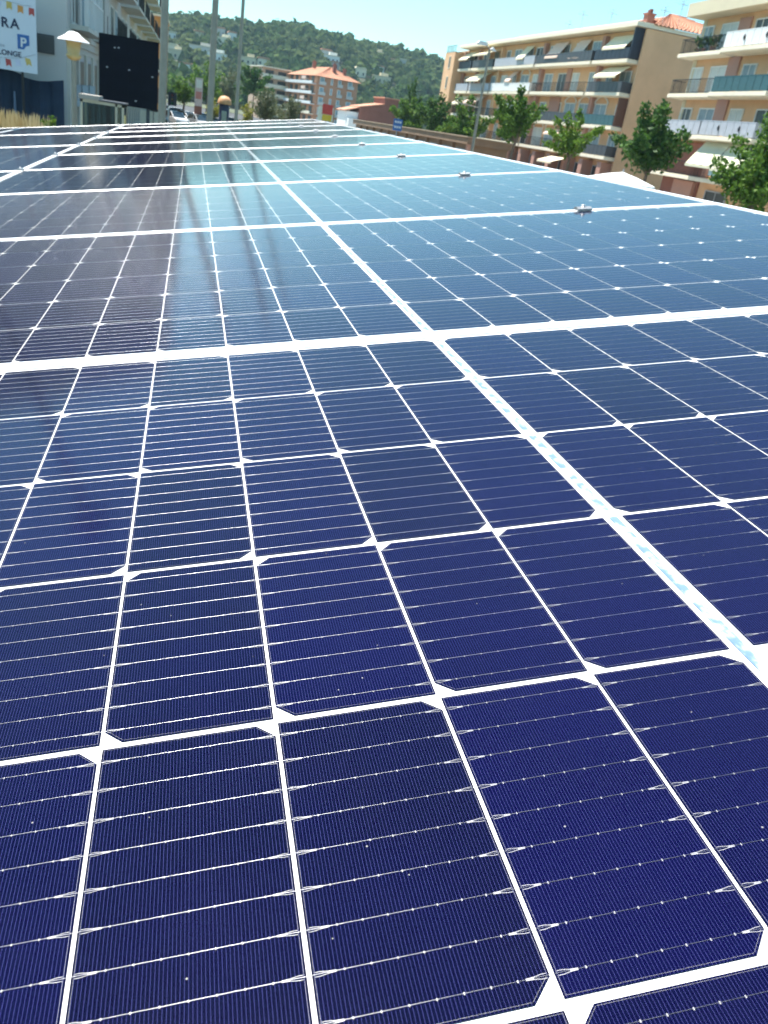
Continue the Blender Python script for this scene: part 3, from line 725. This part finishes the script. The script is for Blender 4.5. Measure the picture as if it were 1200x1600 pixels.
# ------------------------------------------------------------------ trees
def tree(name, label, x, y, z0, z1, rx, ry, n, leaf, mm, seed, trunk=None, trunk_r=.14, group=None, z_off=.0, spiky=0., cat='tree'):
    """trunk with limbs; crown of many single leaves set in uneven sprays along the limbs"""
    t = thing(name, label, cat, (x, y, z_off), 0, group)
    g = np.random.default_rng(seed); H = z1-z_off; zb = z0-z_off
    tr = MB(); fork = zb+(H-zb)*.12
    lean = g.normal(0, .12, 2)
    tr.tube([(0,0,0), (lean[0]*.3, lean[1]*.3, fork*.5), (lean[0], lean[1], fork)], [trunk_r*1.25, trunk_r, trunk_r*.8], 9)
    tips = []
    nl = 13
    for k in range(nl):
        a = 2*math.pi*(k*.382)+g.uniform(-.3, .3); up = g.uniform(.05, 1.) if k else 1.0
        rad = math.sqrt(max(.05, 1-(up*1.55-.62)**2 if up > .4 else 1))*g.uniform(.7, 1.08)
        e = Vector((math.cos(a)*rx*rad, math.sin(a)*ry*rad, zb+(H-zb)*(.18+.80*up)))
        if k == 0: e = Vector((0, 0, H*.99))
        mid = Vector((e.x*.45, e.y*.45, fork+(e.z-fork)*.55+.12))
        tr.tube([(lean[0], lean[1], fork-.15), mid, e], [trunk_r*.45, trunk_r*.26, .015], 5, False); tips.append((Vector((lean[0], lean[1], fork)), mid, e))
    tr.build('trunk', mat('bark', (.13, .095, .07), .95, vary=.3, scale=8, bump=.4), t)
    per = n//nl; Vs = []
    for (s, md, e) in tips:
        q = g.uniform(.30, 1.04, per)
        base = np.where((q < .6)[:, None], np.array(s)+(np.array(md)-np.array(s))*np.clip(q/.6, 0, 1)[:, None], np.array(md)+(np.array(e)-np.array(md))*((q-.6)/.4)[:, None])
        wid = (.34 if spiky else .5)*min(rx, (H-zb)*.5)*(1.15-.75*np.clip(q, 0, 1)) + .08
        off = g.normal(0, 1, (per, 3)); off /= np.maximum(np.linalg.norm(off, axis=1, keepdims=True), .5)
        c = base + off*wid[:, None]*np.array([1, 1, .75])*g.uniform(.35, 1, (per, 1))
        c = c[c[:, 2] > zb*.96]; k = len(c)
        d1 = g.normal(0, 1, (k, 3)); d1[:, 2] -= .35; d1 /= np.linalg.norm(d1, axis=1, keepdims=True)
        d2 = np.cross(d1, g.normal(0, 1, (k, 3))); d2 /= np.linalg.norm(d2, axis=1, keepdims=True)
        L = leaf*g.uniform(.6, 1.3, (k, 1)); W = L*.62
        Vs.append(np.stack([c-d1*L*.5, c+d2*W*.5, c+d1*L*.6, c-d2*W*.5], 1).reshape(-1, 3))
    link('crown', quads_mesh('crown', np.concatenate(Vs), mm), t)
    return t
L_MID = leaf_mat('leaf_mid', (.040, .090, .015), (.078, .160, .022), (.150, .25, .040), .15)
L_DARK = leaf_mat('leaf_dark', (.024, .070, .016), (.048, .115, .024), (.092, .175, .034), .15)
L_LIGHT = leaf_mat('leaf_light', (.06, .13, .015), (.11, .20, .022), (.17, .27, .04), .15)
L_OLIVE = leaf_mat('leaf_olive', (.07, .095, .05), (.12, .14, .075), (.19, .20, .11))
L_YELL = leaf_mat('leaf_yellow', (.16, .17, .02), (.26, .26, .03), (.36, .34, .06))
SG_ = 'street trees in front of the right-hand blocks'
tree('street_tree', 'bushy dark green street tree between the two right-hand blocks', 32.6, 60, 2.6, 7.7, 3.0, 3.0, 4200, .34, L_DARK, 1, group=SG_, z_off=.14)
tree('street_tree', 'young light green street tree with upswept branches', 29.8, 68, 3.0, 6.9, 2.6, 2.6, 2400, .30, L_LIGHT, 2, group=SG_, z_off=.14, spiky=1)
tree('street_tree', 'taller mid green street tree beside the lamp post', 27.2, 75, 3.5, 8.2, 2.5, 2.5, 3600, .32, L_MID, 3, group=SG_, z_off=.14, spiky=1)
tree('street_tree', 'large leafy tree cut off by the right picture edge', 30.9, 44, 1.6, 7.2, 2.5, 2.5, 5200, .28, L_MID, 4, group=SG_, z_off=.14)
BT = 'trees behind the low brown building'
tree('broadleaf_tree', 'bushy tree rising behind the right end of the low brown building', 34.2, 112, 3.0, 8.4, 3.4, 3.4, 3400, .42, L_MID, 5, group=BT, z_off=.14)
tree('broadleaf_tree', 'dark tree behind the low brown building, below the stair tower', 33.6, 124, 3.0, 8.4, 3.2, 3.2, 3000, .42, L_DARK, 6, group=BT, z_off=.14)
tree('broadleaf_tree', 'rounded tree behind the middle of the low brown building', 32.6, 136, 3.0, 8.0, 3.6, 3.6, 3000, .45, L_MID, 7, group=BT, z_off=.14)
tree('conifer_tree', 'pointed dark conifer behind the low brown building', 34.6, 145, 3.0, 11.0, 1.5, 1.5, 1800, .4, L_DARK, 8, group=BT, z_off=.14, spiky=1)
tree('broadleaf_tree', 'low green tree at the left end of the row behind the brown building', 38.0, 158, 2.5, 7.6, 3.2, 3.2, 2400, .5, L_MID, 9, group=BT, z_off=.14)
MT = 'trees beyond the lawn in the middle distance'
tree('olive_tree', 'grey-green olive tree beyond the far end of the panels', 8.6, 110, 1.8, 5.4, 2.0, 2.0, 2600, .22, L_OLIVE, 10, group=MT, z_off=.12)
tree('olive_tree', 'second olive tree in front of the orange-roofed block', 12.5, 120, 1.6, 5.2, 2.3, 2.3, 2600, .22, L_OLIVE, 12, group=MT, z_off=.12)
tree('yellow_shrub', 'yellow-green shrub beside the olive tree', 6.3, 108, .6, 3.6, 1.1, 1.1, 1300, .2, L_YELL, 13, group=MT, z_off=.12, cat='shrub')
tree('broadleaf_tree', 'bright green tree behind the totem sign', 2.6, 182, 2.5, 9.6, 3.6, 3.6, 2600, .5, L_LIGHT, 14, group=MT)
tree('broadleaf_tree', 'grey-green bare-looking tree behind the middle flagpole', 6.6, 176, 2.5, 9.2, 2.2, 2.2, 1500, .35, L_OLIVE, 15, group=MT)
tree('umbrella_pine', 'broad dark umbrella pine behind the thin pole', 13.0, 205, 5.0, 10.6, 5.0, 5.0, 3800, .5, L_DARK, 16, group=MT)
tree('broadleaf_tree', 'dark green tree beside the traffic light', -1.3, 130, 1.8, 5.4, 1.7, 1.7, 1500, .32, L_MID, 17, group=MT)
tree('yellow_shrub', 'yellow-green shrub behind the totem sign', 2.9, 128, .6, 3.4, 1.2, 1.2, 1000, .24, L_YELL, 18, group=MT, z_off=.12, cat='shrub')
tree('broadleaf_tree', 'pale tree at the left foot of the cream block', 17.5, 210, 1.5, 6.6, 3.4, 3.4, 1800, .5, L_OLIVE, 19, group=MT)
for i in range(14):   # belt of trees at the foot of the hill
    X = -30+i*13+rng.uniform(-3, 3); Y = 330+rng.uniform(-20, 60)
    tree('broadleaf_tree', f'{ORD[i] if i < 10 else ["eleventh","twelfth","thirteenth","fourteenth"][i-10]} tree from the left in the belt at the foot of the hill', X*1.05, Y, 2, rng.uniform(9, 13), 6.5, 5, 900, 1.3, [L_MID, L_DARK, L_LIGHT][i % 3], 40+i, trunk_r=.3, group='trees at the foot of the hill', z_off=.1)

# ------------------------------------------------------------------ street furniture, left
M_POLE = mat('weathered_pole', (.30, .28, .23), .55, .4, vary=.1, scale=3)
for (x, y, r, h, lab) in [(-.94, 30, .125, 10.4, 'thick grey steel pole beside the black screen'), (.55, 30, .105, 10.4, 'middle grey steel pole beyond the panels'), (1.38, 30, .058, 10.2, 'thin grey pole, rightmost of the three')]:
    t = thing('flag_pole', lab, 'pole', (x, y, 0), 0, 'tall steel poles beyond the panels')
    MB().tube([(0,0,0), (0,0,h*.5), (0,0,h)], [r, r*.93, r*.8], 16).build('shaft', M_POLE, t)
    MB().lathe([(r*2.2, 0), (r*2.2, .05), (r*1.3, .1), (r*1.1, .35)], n=16).build('base_flange', M_POLE, t)
    MB().lathe([(r*.85, 0), (r*1.2, .08), (r*.9, .2), (0, .26)], (0, 0, h), 12).build('finial', M_POLE, t)
t = thing('lamp_column', 'tall dark lamp column outside the left edge, mirrored in the panels', 'lamp post', (-3.05, 11.6, 0))
MB().tube([(0,0,0), (0,0,4), (0,0,8.2)], [.07, .055, .045], 12).build('shaft', M_POLE, t); MB().lathe([(.05, 0), (.28, .05), (.3, .12), (.05, .25)], (0,0,8.2), 14).build('lamp_head', M_DARKG, t)

t = thing('hat_lamp', 'street lamp with white conical hood and amber lantern', 'lamp post', (-4.0, 33.5, 0))
MB().tube([(0,0,0), (0,0,1.2), (0,0,4.1)], [.12, .095, .085], 14).build('shaft', M_POLE, t)
MB().lathe([(.09, 4.05), (.2, 4.1), (.26, 4.2), (.2, 4.26), (.24, 4.55), (.30, 4.68)], n=18).build('lantern', mat('amber_glass', (.62, .42, .16), .3, vary=.1), t)
MB().lathe([(.52, 4.62), (.50, 4.66), (.26, 4.80), (.2, 4.86), (.14, 4.9), (0, 4.92)], n=22).build('hood', M_WHITE, t)

# black screen on two posts
t = thing('display_screen', 'large blank black screen standing on posts', 'screen', (-2.63, 40, 0))
m = MB(); m.box(-1.17, 1.17, 0, .22, 2.76, 5.30); m.build('cabinet', mat('black_cabinet', (.003, .0035, .006), .8, vary=.3, scale=1, spec=.1), t)
M_BLK = mat('black_screen_tile', (.007, .008, .0145), .8, vary=.3, scale=1.5, spec=.15)
tm = MB().box(-.289, .289, -.025, 0, -.309, .309).mesh('screen_tile', M_BLK)
for i in range(4):
    for j in range(4): link('screen_tile', tm, t, (-.874+i*.583, -.001, 3.095+j*.622))
for x in (-.8, .8): MB().box(x-.07, x+.07, .06, .2, 0, 2.76).build('post', M_DARKG, t)
spots = MB()
for (x, z) in ((-.55, 4.85), (-.4, 4.87), (-.85, 4.1), (.02, 4.12), (.3, 3.0), (.95, 4.0)): spots.lathe([(0, -.03), (.05, 0), (0, .03)], (x, -.03, z), 6)
spots.build('bird_dropping', M_WHITE, t)

# glazed shelter
t = thing('glass_shelter', 'glazed steel-framed shelter below the black screen', 'shelter', (-2.75, 30, 0))
m = MB()
for x in (-.62, .42, .62):
    for y in (0, 1.2): m.box(x-.035, x+.035, y-.035, y+.035, 0, 2.98)
m.box(-.655, .655, -.035, .035, 2.9, 2.98).box(-.655, .655, 1.165, 1.235, 2.9, 2.98).box(-.655, .655, -.03, .03, .25, .32); m.build('frame', mat('beige_metal', (.46, .42, .32), .5, .3), t)
MB().box(-.585, .385, -.008, .008, .32, 2.9).build('pane', M_WGLASS, t); MB().box(.628, .64, .035, 1.165, .3, 2.9).build('pane', M_WGLASS, t); MB().box(-.6, .6, 1.195, 1.21, .3, 2.9).build('pane', M_WGLASS, t)
MB().box(-.70, -.1, -.12, 1.3, 2.985, 3.12).build('roof', mat('grey_beige_slab', (.34, .31, .27), .8, vary=.1), t); MB().box(-.1, .7, -.08, 1.28, 2.985, 3.03).build('roof_edge', M_DARKG, t)
MB().box(-.3, .2, .5, .54, .9, 2.3).build('poster', mat('poster_print', (.42, .36, .28), .6, vary=.6, scale=4), t)

# hoarding with dark blue sheeting, sign above
M_TARP = mat('navy_sheeting', (.009, .018, .040), .7, vary=.35, scale=.9, bump=.25, col2=(.017, .032, .06))
t = thing('hoarding', 'tall hoarding of dark blue sheeting in front of the left block', 'hoarding', (-5.0, 38.6, 0))
for k in range(6):
    x1 = -k*1.55; x0 = x1-1.53; m = MB(); n = 12
    for q in range(n):
        a, b = x0+(x1-x0)*q/n, x0+(x1-x0)*(q+1)/n
        f = lambda x: .05*math.sin(x*9.1)+.03*math.sin(x*23+k)
        top = lambda x: 3.30+.10*math.sin(x*2.2+.6)+(.07 if k % 2 else 0)
        m.add([(a, f(a), .05), (b, f(b), .05), (b, f(b)*.6, top(b)), (a, f(a)*.6, top(a)), (a, f(a)+.03, .05), (b, f(b)+.03, .05), (b, f(b)*.6+.03, top(b)), (a, f(a)*.6+.03, top(a))], [(0,1,2,3),(7,6,5,4),(3,2,6,7)], True)
    m.build('sheet', M_TARP, t)
    MB().box(x0-.04, x0+.03, .08, .16, 0, 3.45).build('post', M_IRON, t)
MB().prism([(-1.9, .1), (-1.72, .1), (-1.78, 2.7), (-1.84, 2.7)], -.13, -.11, 'y').build('torn_strip', mat('pale_strip', (.10, .15, .23), .6), t)

t = thing('billboard', 'white billboard with navy lettering, blue parking symbol and bunting', 'sign', (-5.84, 38.2, 0))
MB().box(-3.4, -.06, 0, .06, 3.42, 5.95).build('board', mat('billboard_white', (.66, .70, .76), .6, vary=.03), t)
for x in (-3.1, -1.9, -.62): MB().box(x-.04, x+.04, .07, .15, 0, 5.9).build('post', M_IRON, t)
M_INK = mat('navy_ink', (.012, .025, .07), .6); M_INKG = mat('grey_ink', (.25, .28, .33), .6); M_PBL = mat('parking_blue', (.03, .13, .38), .5)
def lettering(txt, x, z, size, mm, bold=0., right=True, y=-.012, spacing=1.0):
    cu = bpy.data.curves.new('lettering', 'FONT'); cu.body = txt; cu.size = size; cu.align_x = 'RIGHT' if right else 'CENTER'; cu.extrude = .003; cu.offset = bold; cu.space_character = spacing
    tmp = bpy.data.objects.new('tmp', cu); COL.objects.link(tmp); bpy.context.view_layer.update()
    me = bpy.data.meshes.new_from_object(tmp.evaluated_get(bpy.context.evaluated_depsgraph_get())); bpy.data.objects.remove(tmp)
    me.materials.clear(); me.materials.append(mm)
    return link('lettering', me, t, (x, y, z), (R(90), 0, 0))
lettering('RA', -.66, 4.86, .46, M_INK, .012, spacing=1.25)
lettering('LLONGE', -.62, 3.92, .25, M_INK, .006)
lettering('UTX', -1.2, 4.18, .12, M_INKG)
MB().prism([(-.74, 4.20), (-.52, 4.20), (-.44, 4.32), (-.32, 4.36), (-.32, 4.70), (-.74, 4.70)], -.012, 0, 'y').build('parking_symbol', M_PBL, t)
lettering('P', -.53, 4.29, .44, M_WHITE, .01, False, -.018)
def pennant(x, z, c, w=.19, h=.27, sk=0):
    MB().prism([(x, z), (x+w, z-.02), (x+w+sk, z-h), (x+w/2+sk, z-h+.07), (x+sk, z-h+.01)], -.012, 0, 'y').build('pennant', c, t)
Y_, O_, R_, W_ = mat('pennant_yellow', (.62, .45, .13), .7), mat('pennant_orange', (.68, .30, .07), .7), mat('pennant_red', (.48, .08, .07), .7), mat('pennant_white', (.62, .64, .76), .7)
for (x, z, c) in [(-1.80, 5.84, R_), (-1.46, 5.78, W_), (-1.08, 5.72, Y_), (-.69, 5.66, O_), (-.30, 5.64, R_)]: pennant(x, z, c)
for (x, z, c, s) in [(-1.6, 3.80, R_, .0), (-1.2, 3.80, R_, .03), (-.86, 3.84, W_, .04), (-.5, 3.93, Y_, .06)]: pennant(x, z, c, sk=s)
m = MB(); m.tube([(-3.3, -.01, 3.95), (-2.2, -.01, 3.80), (-1.4, -.01, 3.80), (-.7, -.01, 3.88), (-.1, -.01, 4.10)], .008, 4); m.tube([(-3.3, -.01, 5.98), (-2, -.01, 5.86), (-1.2, -.01, 5.73), (-.5, -.01, 5.68), (-.2, -.01, 5.70)], .008, 4); m.build('bunting_string', M_INKG, t)

# dry grass and weeds by the hoarding
g = np.random.default_rng(5)
def blades(x0, x1, y0, y1, z0, z1, n, w):
    x = g.uniform(x0, x1, n); y = g.uniform(y0, y1, n); h = g.uniform(z0, z1, n); lx = g.normal(0, .18, n); ly = g.normal(0, .12, n)
    a = np.stack([x-w, y, 0*x], 1); b = np.stack([x+w, y, 0*x], 1); c = np.stack([x+lx+w*2.2, y+ly, h*.86], 1); d = np.stack([x+lx*1.15, y+ly, h], 1); e = np.stack([x+lx-w*2.2, y+ly, h*.86], 1)
    return np.stack([a, b, c, d, e], 1).reshape(-1, 3)
o = link('dry_grass', quads_mesh('dry_grass', blades(-7.6, -5.1, 33.4, 34.6, 1.45, 2.25, 900, .012), leaf_mat('straw', (.36, .28, .13), (.48, .39, .20), (.58, .50, .30)), 5))
tag(o, 'dry straw-coloured grass along the hoarding', 'grass', kind='stuff')
tree('weed_bush', 'green weed bush at the right end of the dry grass', -4.75, 34, .5, 2.15, .42, .4, 700, .16, L_LIGHT, 21, trunk_r=.03, spiky=1, cat='bush')

# ------------------------------------------------------------------ cars
def car(label, x, y, rz, paint, van=False, group='parked cars'):
    t = thing('parked_car', label, 'van' if van else 'car', (x, y, 0), rz, group)
    L, W, Hh = (4.9, 1.9, 2.05) if van else (4.25, 1.76, 1.46)
    pm = mat('paint_'+paint[0], paint[1], .25, .1, vary=.02)
    low = [(-L/2, .30), (-L/2, .62), (-L/2+.06, .86), (L*.10, .92), (L*.30, .88), (L/2-.12, .74), (L/2, .55), (L/2, .30)]
    top = [(-L/2+.05, .90), (-L/2+.30, Hh-.06), (-L*.30, Hh), (L*.02, Hh-.01), (L*.27, .92)] if not van else [(-L/2+.03, .9), (-L/2+.08, Hh-.05), (-L*.4, Hh), (L*.22, Hh-.03), (L*.38, .98)]
    m = MB()
    nlow = len(low); secs = [(-W/2, .96), (-W/2+.07, 1.), (W/2-.07, 1.), (W/2, .96)]
    vs = [(u*sc, yy, .30+(z-.30)*sc) for yy, sc in secs for u, z in low]
    fs = [(s*nlow+i, s*nlow+(i+1) % nlow, (s+1)*nlow+(i+1) % nlow, (s+1)*nlow+i) for s in range(3) for i in range(nlow)] + [tuple(range(nlow)), tuple(range(4*nlow-1, 3*nlow-1, -1))]
    m.add(vs, fs); body = m.build('body', pm, t)
    c = MB(); nt_ = len(top); q = [(-W/2+.04, 0), (-W/2+.20, 1), (W/2-.20, 1), (W/2-.04, 0)]
    def cs(yb, yt): return [(u, yb+(yt-yb)*min(1, max(0, (z-.9)/(Hh-.9))), z) for u, z in top]
    A, B = cs(-W/2+.05, -W/2+.22), cs(W/2-.05, W/2-.22)
    c.add(A+B, [tuple(range(nt_)), tuple(range(2*nt_-1, nt_-1, -1))]+[(i, i+1, nt_+i+1, nt_+i) for i in range(nt_-1)]); c.build('window_band', mat('car_glass', (.02, .03, .035), .06, vary=.1), t)
    r = MB(); k0, k1 = (1, 3) ; ra = [(u, z+.012) for u, z in top[k0:k1+1]]
    yv = W/2-.215
    r.add([(u, -yv, z) for u, z in ra]+[(u, yv, z) for u, z in ra]+[(u, -yv, z-.05) for u, z in ra]+[(u, yv, z-.05) for u, z in ra], [(0,1,4,3),(1,2,5,4),(6,7,1,0),(7,8,2,1),(3,4,10,9),(4,5,11,10)])
    for s in (-1, 1):
        for (i, j) in ((0, 1), (3, 4)):
            p0, p1 = (A if s < 0 else B)[i], (A if s < 0 else B)[j]; r.tube([p0, p1], .045, 5)
        mx = (A if s < 0 else B); r.tube([(-L*.02, mx[0][1], .92), (-L*.03, s*yv, Hh-.01)], .04, 5)
    r.build('roof', pm, t)
    for sx in (-1, 1):
        for sy in (-1, 1):
            w = MB(); cx, r_ = sx*L*.31, .31
            prof = [(r_-.06, -.10), (r_, -.07), (r_, .07), (r_-.06, .10)]; n = 16; vs = []
            for rr_, yy in prof:
                for k in range(n): a = 2*math.pi*k/n; vs.append((cx+rr_*math.cos(a), sy*(W/2-.10)+yy, .31+rr_*math.sin(a)))
            w.add(vs, [(i*n+k, i*n+(k+1) % n, (i+1)*n+(k+1) % n, (i+1)*n+k) for i in range(3) for k in range(n)], True)
            o = w.build('wheel', M_IRON, t)
            rm = MB(); yy = sy*(W/2-.10)+sy*.085
            rm.add([(cx+.21*math.cos(2*math.pi*k/12), yy, .31+.21*math.sin(2*math.pi*k/12)) for k in range(12)], [tuple(range(12))]); rm.build('rim', M_CLAMP, o)
    for sy in (-1, 1):
        MB().box(L/2-.22, L/2-.02, sy*W*.36-.16, sy*W*.36+.16, .58, .72).build('headlight', M_WHITE, t)
        MB().box(-L/2-.01, -L/2+.08, sy*W*.38-.12, sy*W*.38+.12, .66, .84).build('tail_light', mat('tail_red', (.35, .02, .02), .3), t)
    return t
WH, SV, BK, BU = ('white', (.72, .73, .74)), ('silver', (.42, .44, .46)), ('black', (.02, .02, .024)), ('blue', (.03, .10, .25))
car('white car parked just past the far end of the panels', -1.9, 112, R(-65), WH)
car('silver car parked right of the nearest white car', .9, 114, R(-68), SV)
car('black car parked below the black screen', -3.9, 108, R(-80), BK)
car('white car farther back by the totem sign', -1.6, 140, R(10), WH)
car('white car in the gap between the thick and the middle pole', -.5, 124, R(-60), WH)
car('blue car behind the middle flagpole', 2.3, 128, R(5), BU)
car('white car behind the thin pole', 6.0, 132, R(8), WH)
car('silver car at the back beside the traffic light', -3.2, 150, R(0), SV)
car('white van standing in front of the orange-roofed block', 21.5, 128, R(-90), WH, True)
car('white car, leftmost along the low brown building', 22.6, 112, R(90), WH)
car('silver car in the middle of the row by the low brown building', 22.4, 104, R(90), SV)
car('white car, nearest of the row by the low brown building', 22.2, 97.5, R(90), WH)

# ------------------------------------------------------------------ street furniture, middle and right
t = thing('totem_sign', 'tall white and pink totem sign with a brown foot', 'sign', (.65, 115, 0))
MB().box(-.45, .45, 0, .4, 0, 2.4).build('foot', M_BRICKR, t); MB().box(-.45, .45, .02, .38, 2.4, 5.5).build('panel', mat('pale_pink_panel', (.66, .52, .52), .6), t); MB().box(-.35, .35, -.02, .02, 4.4, 5.3).build('sign_face', M_WHITE, t); MB().box(-.35, .35, -.02, .02, 3.2, 4.0).build('sign_face', mat('faded_red', (.55, .22, .20), .6), t)
t = thing('kiosk', 'small navy kiosk with a domed orange roof', 'kiosk', (3.8, 115, .12))
MB().lathe([(.62, 0), (.62, 2.9), (.55, 2.95)], n=12).build('body', mat('kiosk_navy', (.015, .03, .08), .5), t); MB().lathe([(.85, 2.95), (.85, 3.1), (.75, 3.5), (.45, 3.8), (0, 3.9)], n=14).build('roof', mat('kiosk_orange', (.62, .33, .16), .6), t); MB().box(-.3, .3, -.66, -.58, .9, 2.2).build('hatch', M_CURT, t)
t = thing('traffic_light', 'traffic light on a pale post right of the thick pole', 'traffic light', (-2.25, 90, 0))
MB().tube([(0,0,0), (0,0,3.4)], [.07, .06], 10).build('post', M_WHITE, t); MB().box(-.05, .75, -.18, .1, 2.35, 3.5).build('housing', M_NAVY, t)
for k, c in enumerate(((.10, .01, .01), (.12, .07, .01), (.01, .08, .03))): MB().lathe([(0, 0), (.12, .01), (.13, .06)], n=10).build('lens', mat('lens%d' % k, c, .2), t, (.35, -.19, 3.25-k*.35), (R(90), 0, 0))
t = thing('low_wall', 'low cream wall with dark posts below the black screen', 'wall', (-2.6, 60, 0))
for k in range(3): MB().box(-.62+k*.42, -.24+k*.42, 0, .15, 0, 2.25).build('panel', M_SLAB, t); MB().box(-.24+k*.42, -.2+k*.42, -.03, .17, 0, 2.35).build('post', M_WOOD, t)
t = thing('advert_sign', 'red and yellow sign on a white board near the far right panel corner', 'sign', (14.4, 100, 0))
MB().box(-1.0, .7, .06, .1, 3.1, 4.5).build('board', M_WHITE, t); MB().box(-.55, .6, 0, .05, 3.75, 4.75).build('red_face', mat('sign_red', (.55, .05, .05), .5), t); MB().box(-.5, .55, 0, .05, 3.1, 3.7).build('yellow_face', mat('sign_yellow', (.70, .48, .04), .5), t)
for x in (-.8, .5): MB().tube([(x, .15, 0), (x, .15, 4.4)], .05, 8).build('post', M_STEEL, t)
t = thing('street_sign', 'blue street sign with white marks on a post by the panel edge', 'sign', (15.75, 70, .0))
MB().box(-.36, .36, 0, .04, 3.35, 4.2).build('panel', M_PBL, t)
for z in (3.98, 3.62):
    for k in range(3): MB().box(-.26+k*.19, -.12+k*.19, -.012, 0, z-.07, z+.07).build('white_mark', M_WHITE, t)
MB().tube([(.0, .09, 0), (.0, .09, 4.3)], .045, 8).build('post', M_STEEL, t)
t = thing('street_lamp', 'tall leaning-arm street lamp in front of the long tan block', 'lamp post', (19.0, 60, 0))
MB().tube([(0,0,0), (0,0,4), (0,0,9.15)], [.13, .10, .065], 12).build('shaft', M_POLE, t)
MB().tube([(0, 0, 9.0), (-.1, 0, 9.25), (-.45, 0, 9.38)], [.05, .045, .04], 8).build('arm', M_POLE, t)
m = MB(); m.prism([(-.95, 9.36), (-.85, 9.30), (-.3, 9.30), (-.2, 9.40), (-.3, 9.50), (-.8, 9.52)], -.16, .16, 'y'); m.prism([(.05, 9.16), (.3, 9.05), (.45, 9.08), (.2, 9.3)], -.12, .12, 'y'); m.build('lamp_head', M_WHITE, t)
MB().tube([(0, 0, 5.6), (-.9, 0, 5.66), (-1.9, 0, 5.75)], [.035, .03, .025], 6).build('bracket', M_POLE, t)
t = thing('parasol', 'large white parasol beyond the right panel edge', 'parasol', (21.5, 42, .14))
MB().tube([(0,0,0), (0,0,3.05)], .035, 8).build('pole', M_STEEL, t)
n = 8; m = MB(); rim = [(1.75*math.cos(2*math.pi*(k+.5)/n), 1.75*math.sin(2*math.pi*(k+.5)/n), 2.62) for k in range(n)]; rm = [(.8*math.cos(2*math.pi*(k+.5)/n), .8*math.sin(2*math.pi*(k+.5)/n), 2.90) for k in range(n)]
for k in range(n):
    k2 = (k+1) % n; m.add([rim[k], rim[k2], rm[k2], rm[k], (0, 0, 3.08), (rim[k][0], rim[k][1], 2.46), (rim[k2][0], rim[k2][1], 2.46)], [(0,1,2,3),(3,2,4),(5,6,1,0)])
m.build('canopy', M_WHITE, t); m = MB().lathe([(.0, 3.06), (.05, 3.08), (.03, 3.2), (0, 3.25)], n=8); m.build('finial', M_STEEL, t)
for k in range(n): MB().tube([(0, 0, 2.75), tuple(.5*(a+b) for a, b in zip(rim[k], rm[k]))], .012, 4).build('rib', M_STEEL, t)

# ------------------------------------------------------------------ summer haze
hz = MB().box(-950, 1250, -350, 3560, -2.2, 95)
hm = bpy.data.materials.new('haze'); hm.use_nodes = True
for n_ in list(hm.node_tree.nodes):
    if n_.type == 'BSDF_PRINCIPLED': hm.node_tree.nodes.remove(n_)
pv = hm.node_tree.nodes.new('ShaderNodeVolumePrincipled'); pv.inputs['Color'].default_value = (.58, .87, 1.0, 1); pv.inputs['Density'].default_value = .00013; pv.inputs['Anisotropy'].default_value = .2
hm.node_tree.links.new(pv.outputs[0], hm.node_tree.nodes['Material Output'].inputs['Volume'])
tag(hz.build('haze', hm), 'thin pale summer haze over the whole place', 'haze', kind='stuff')
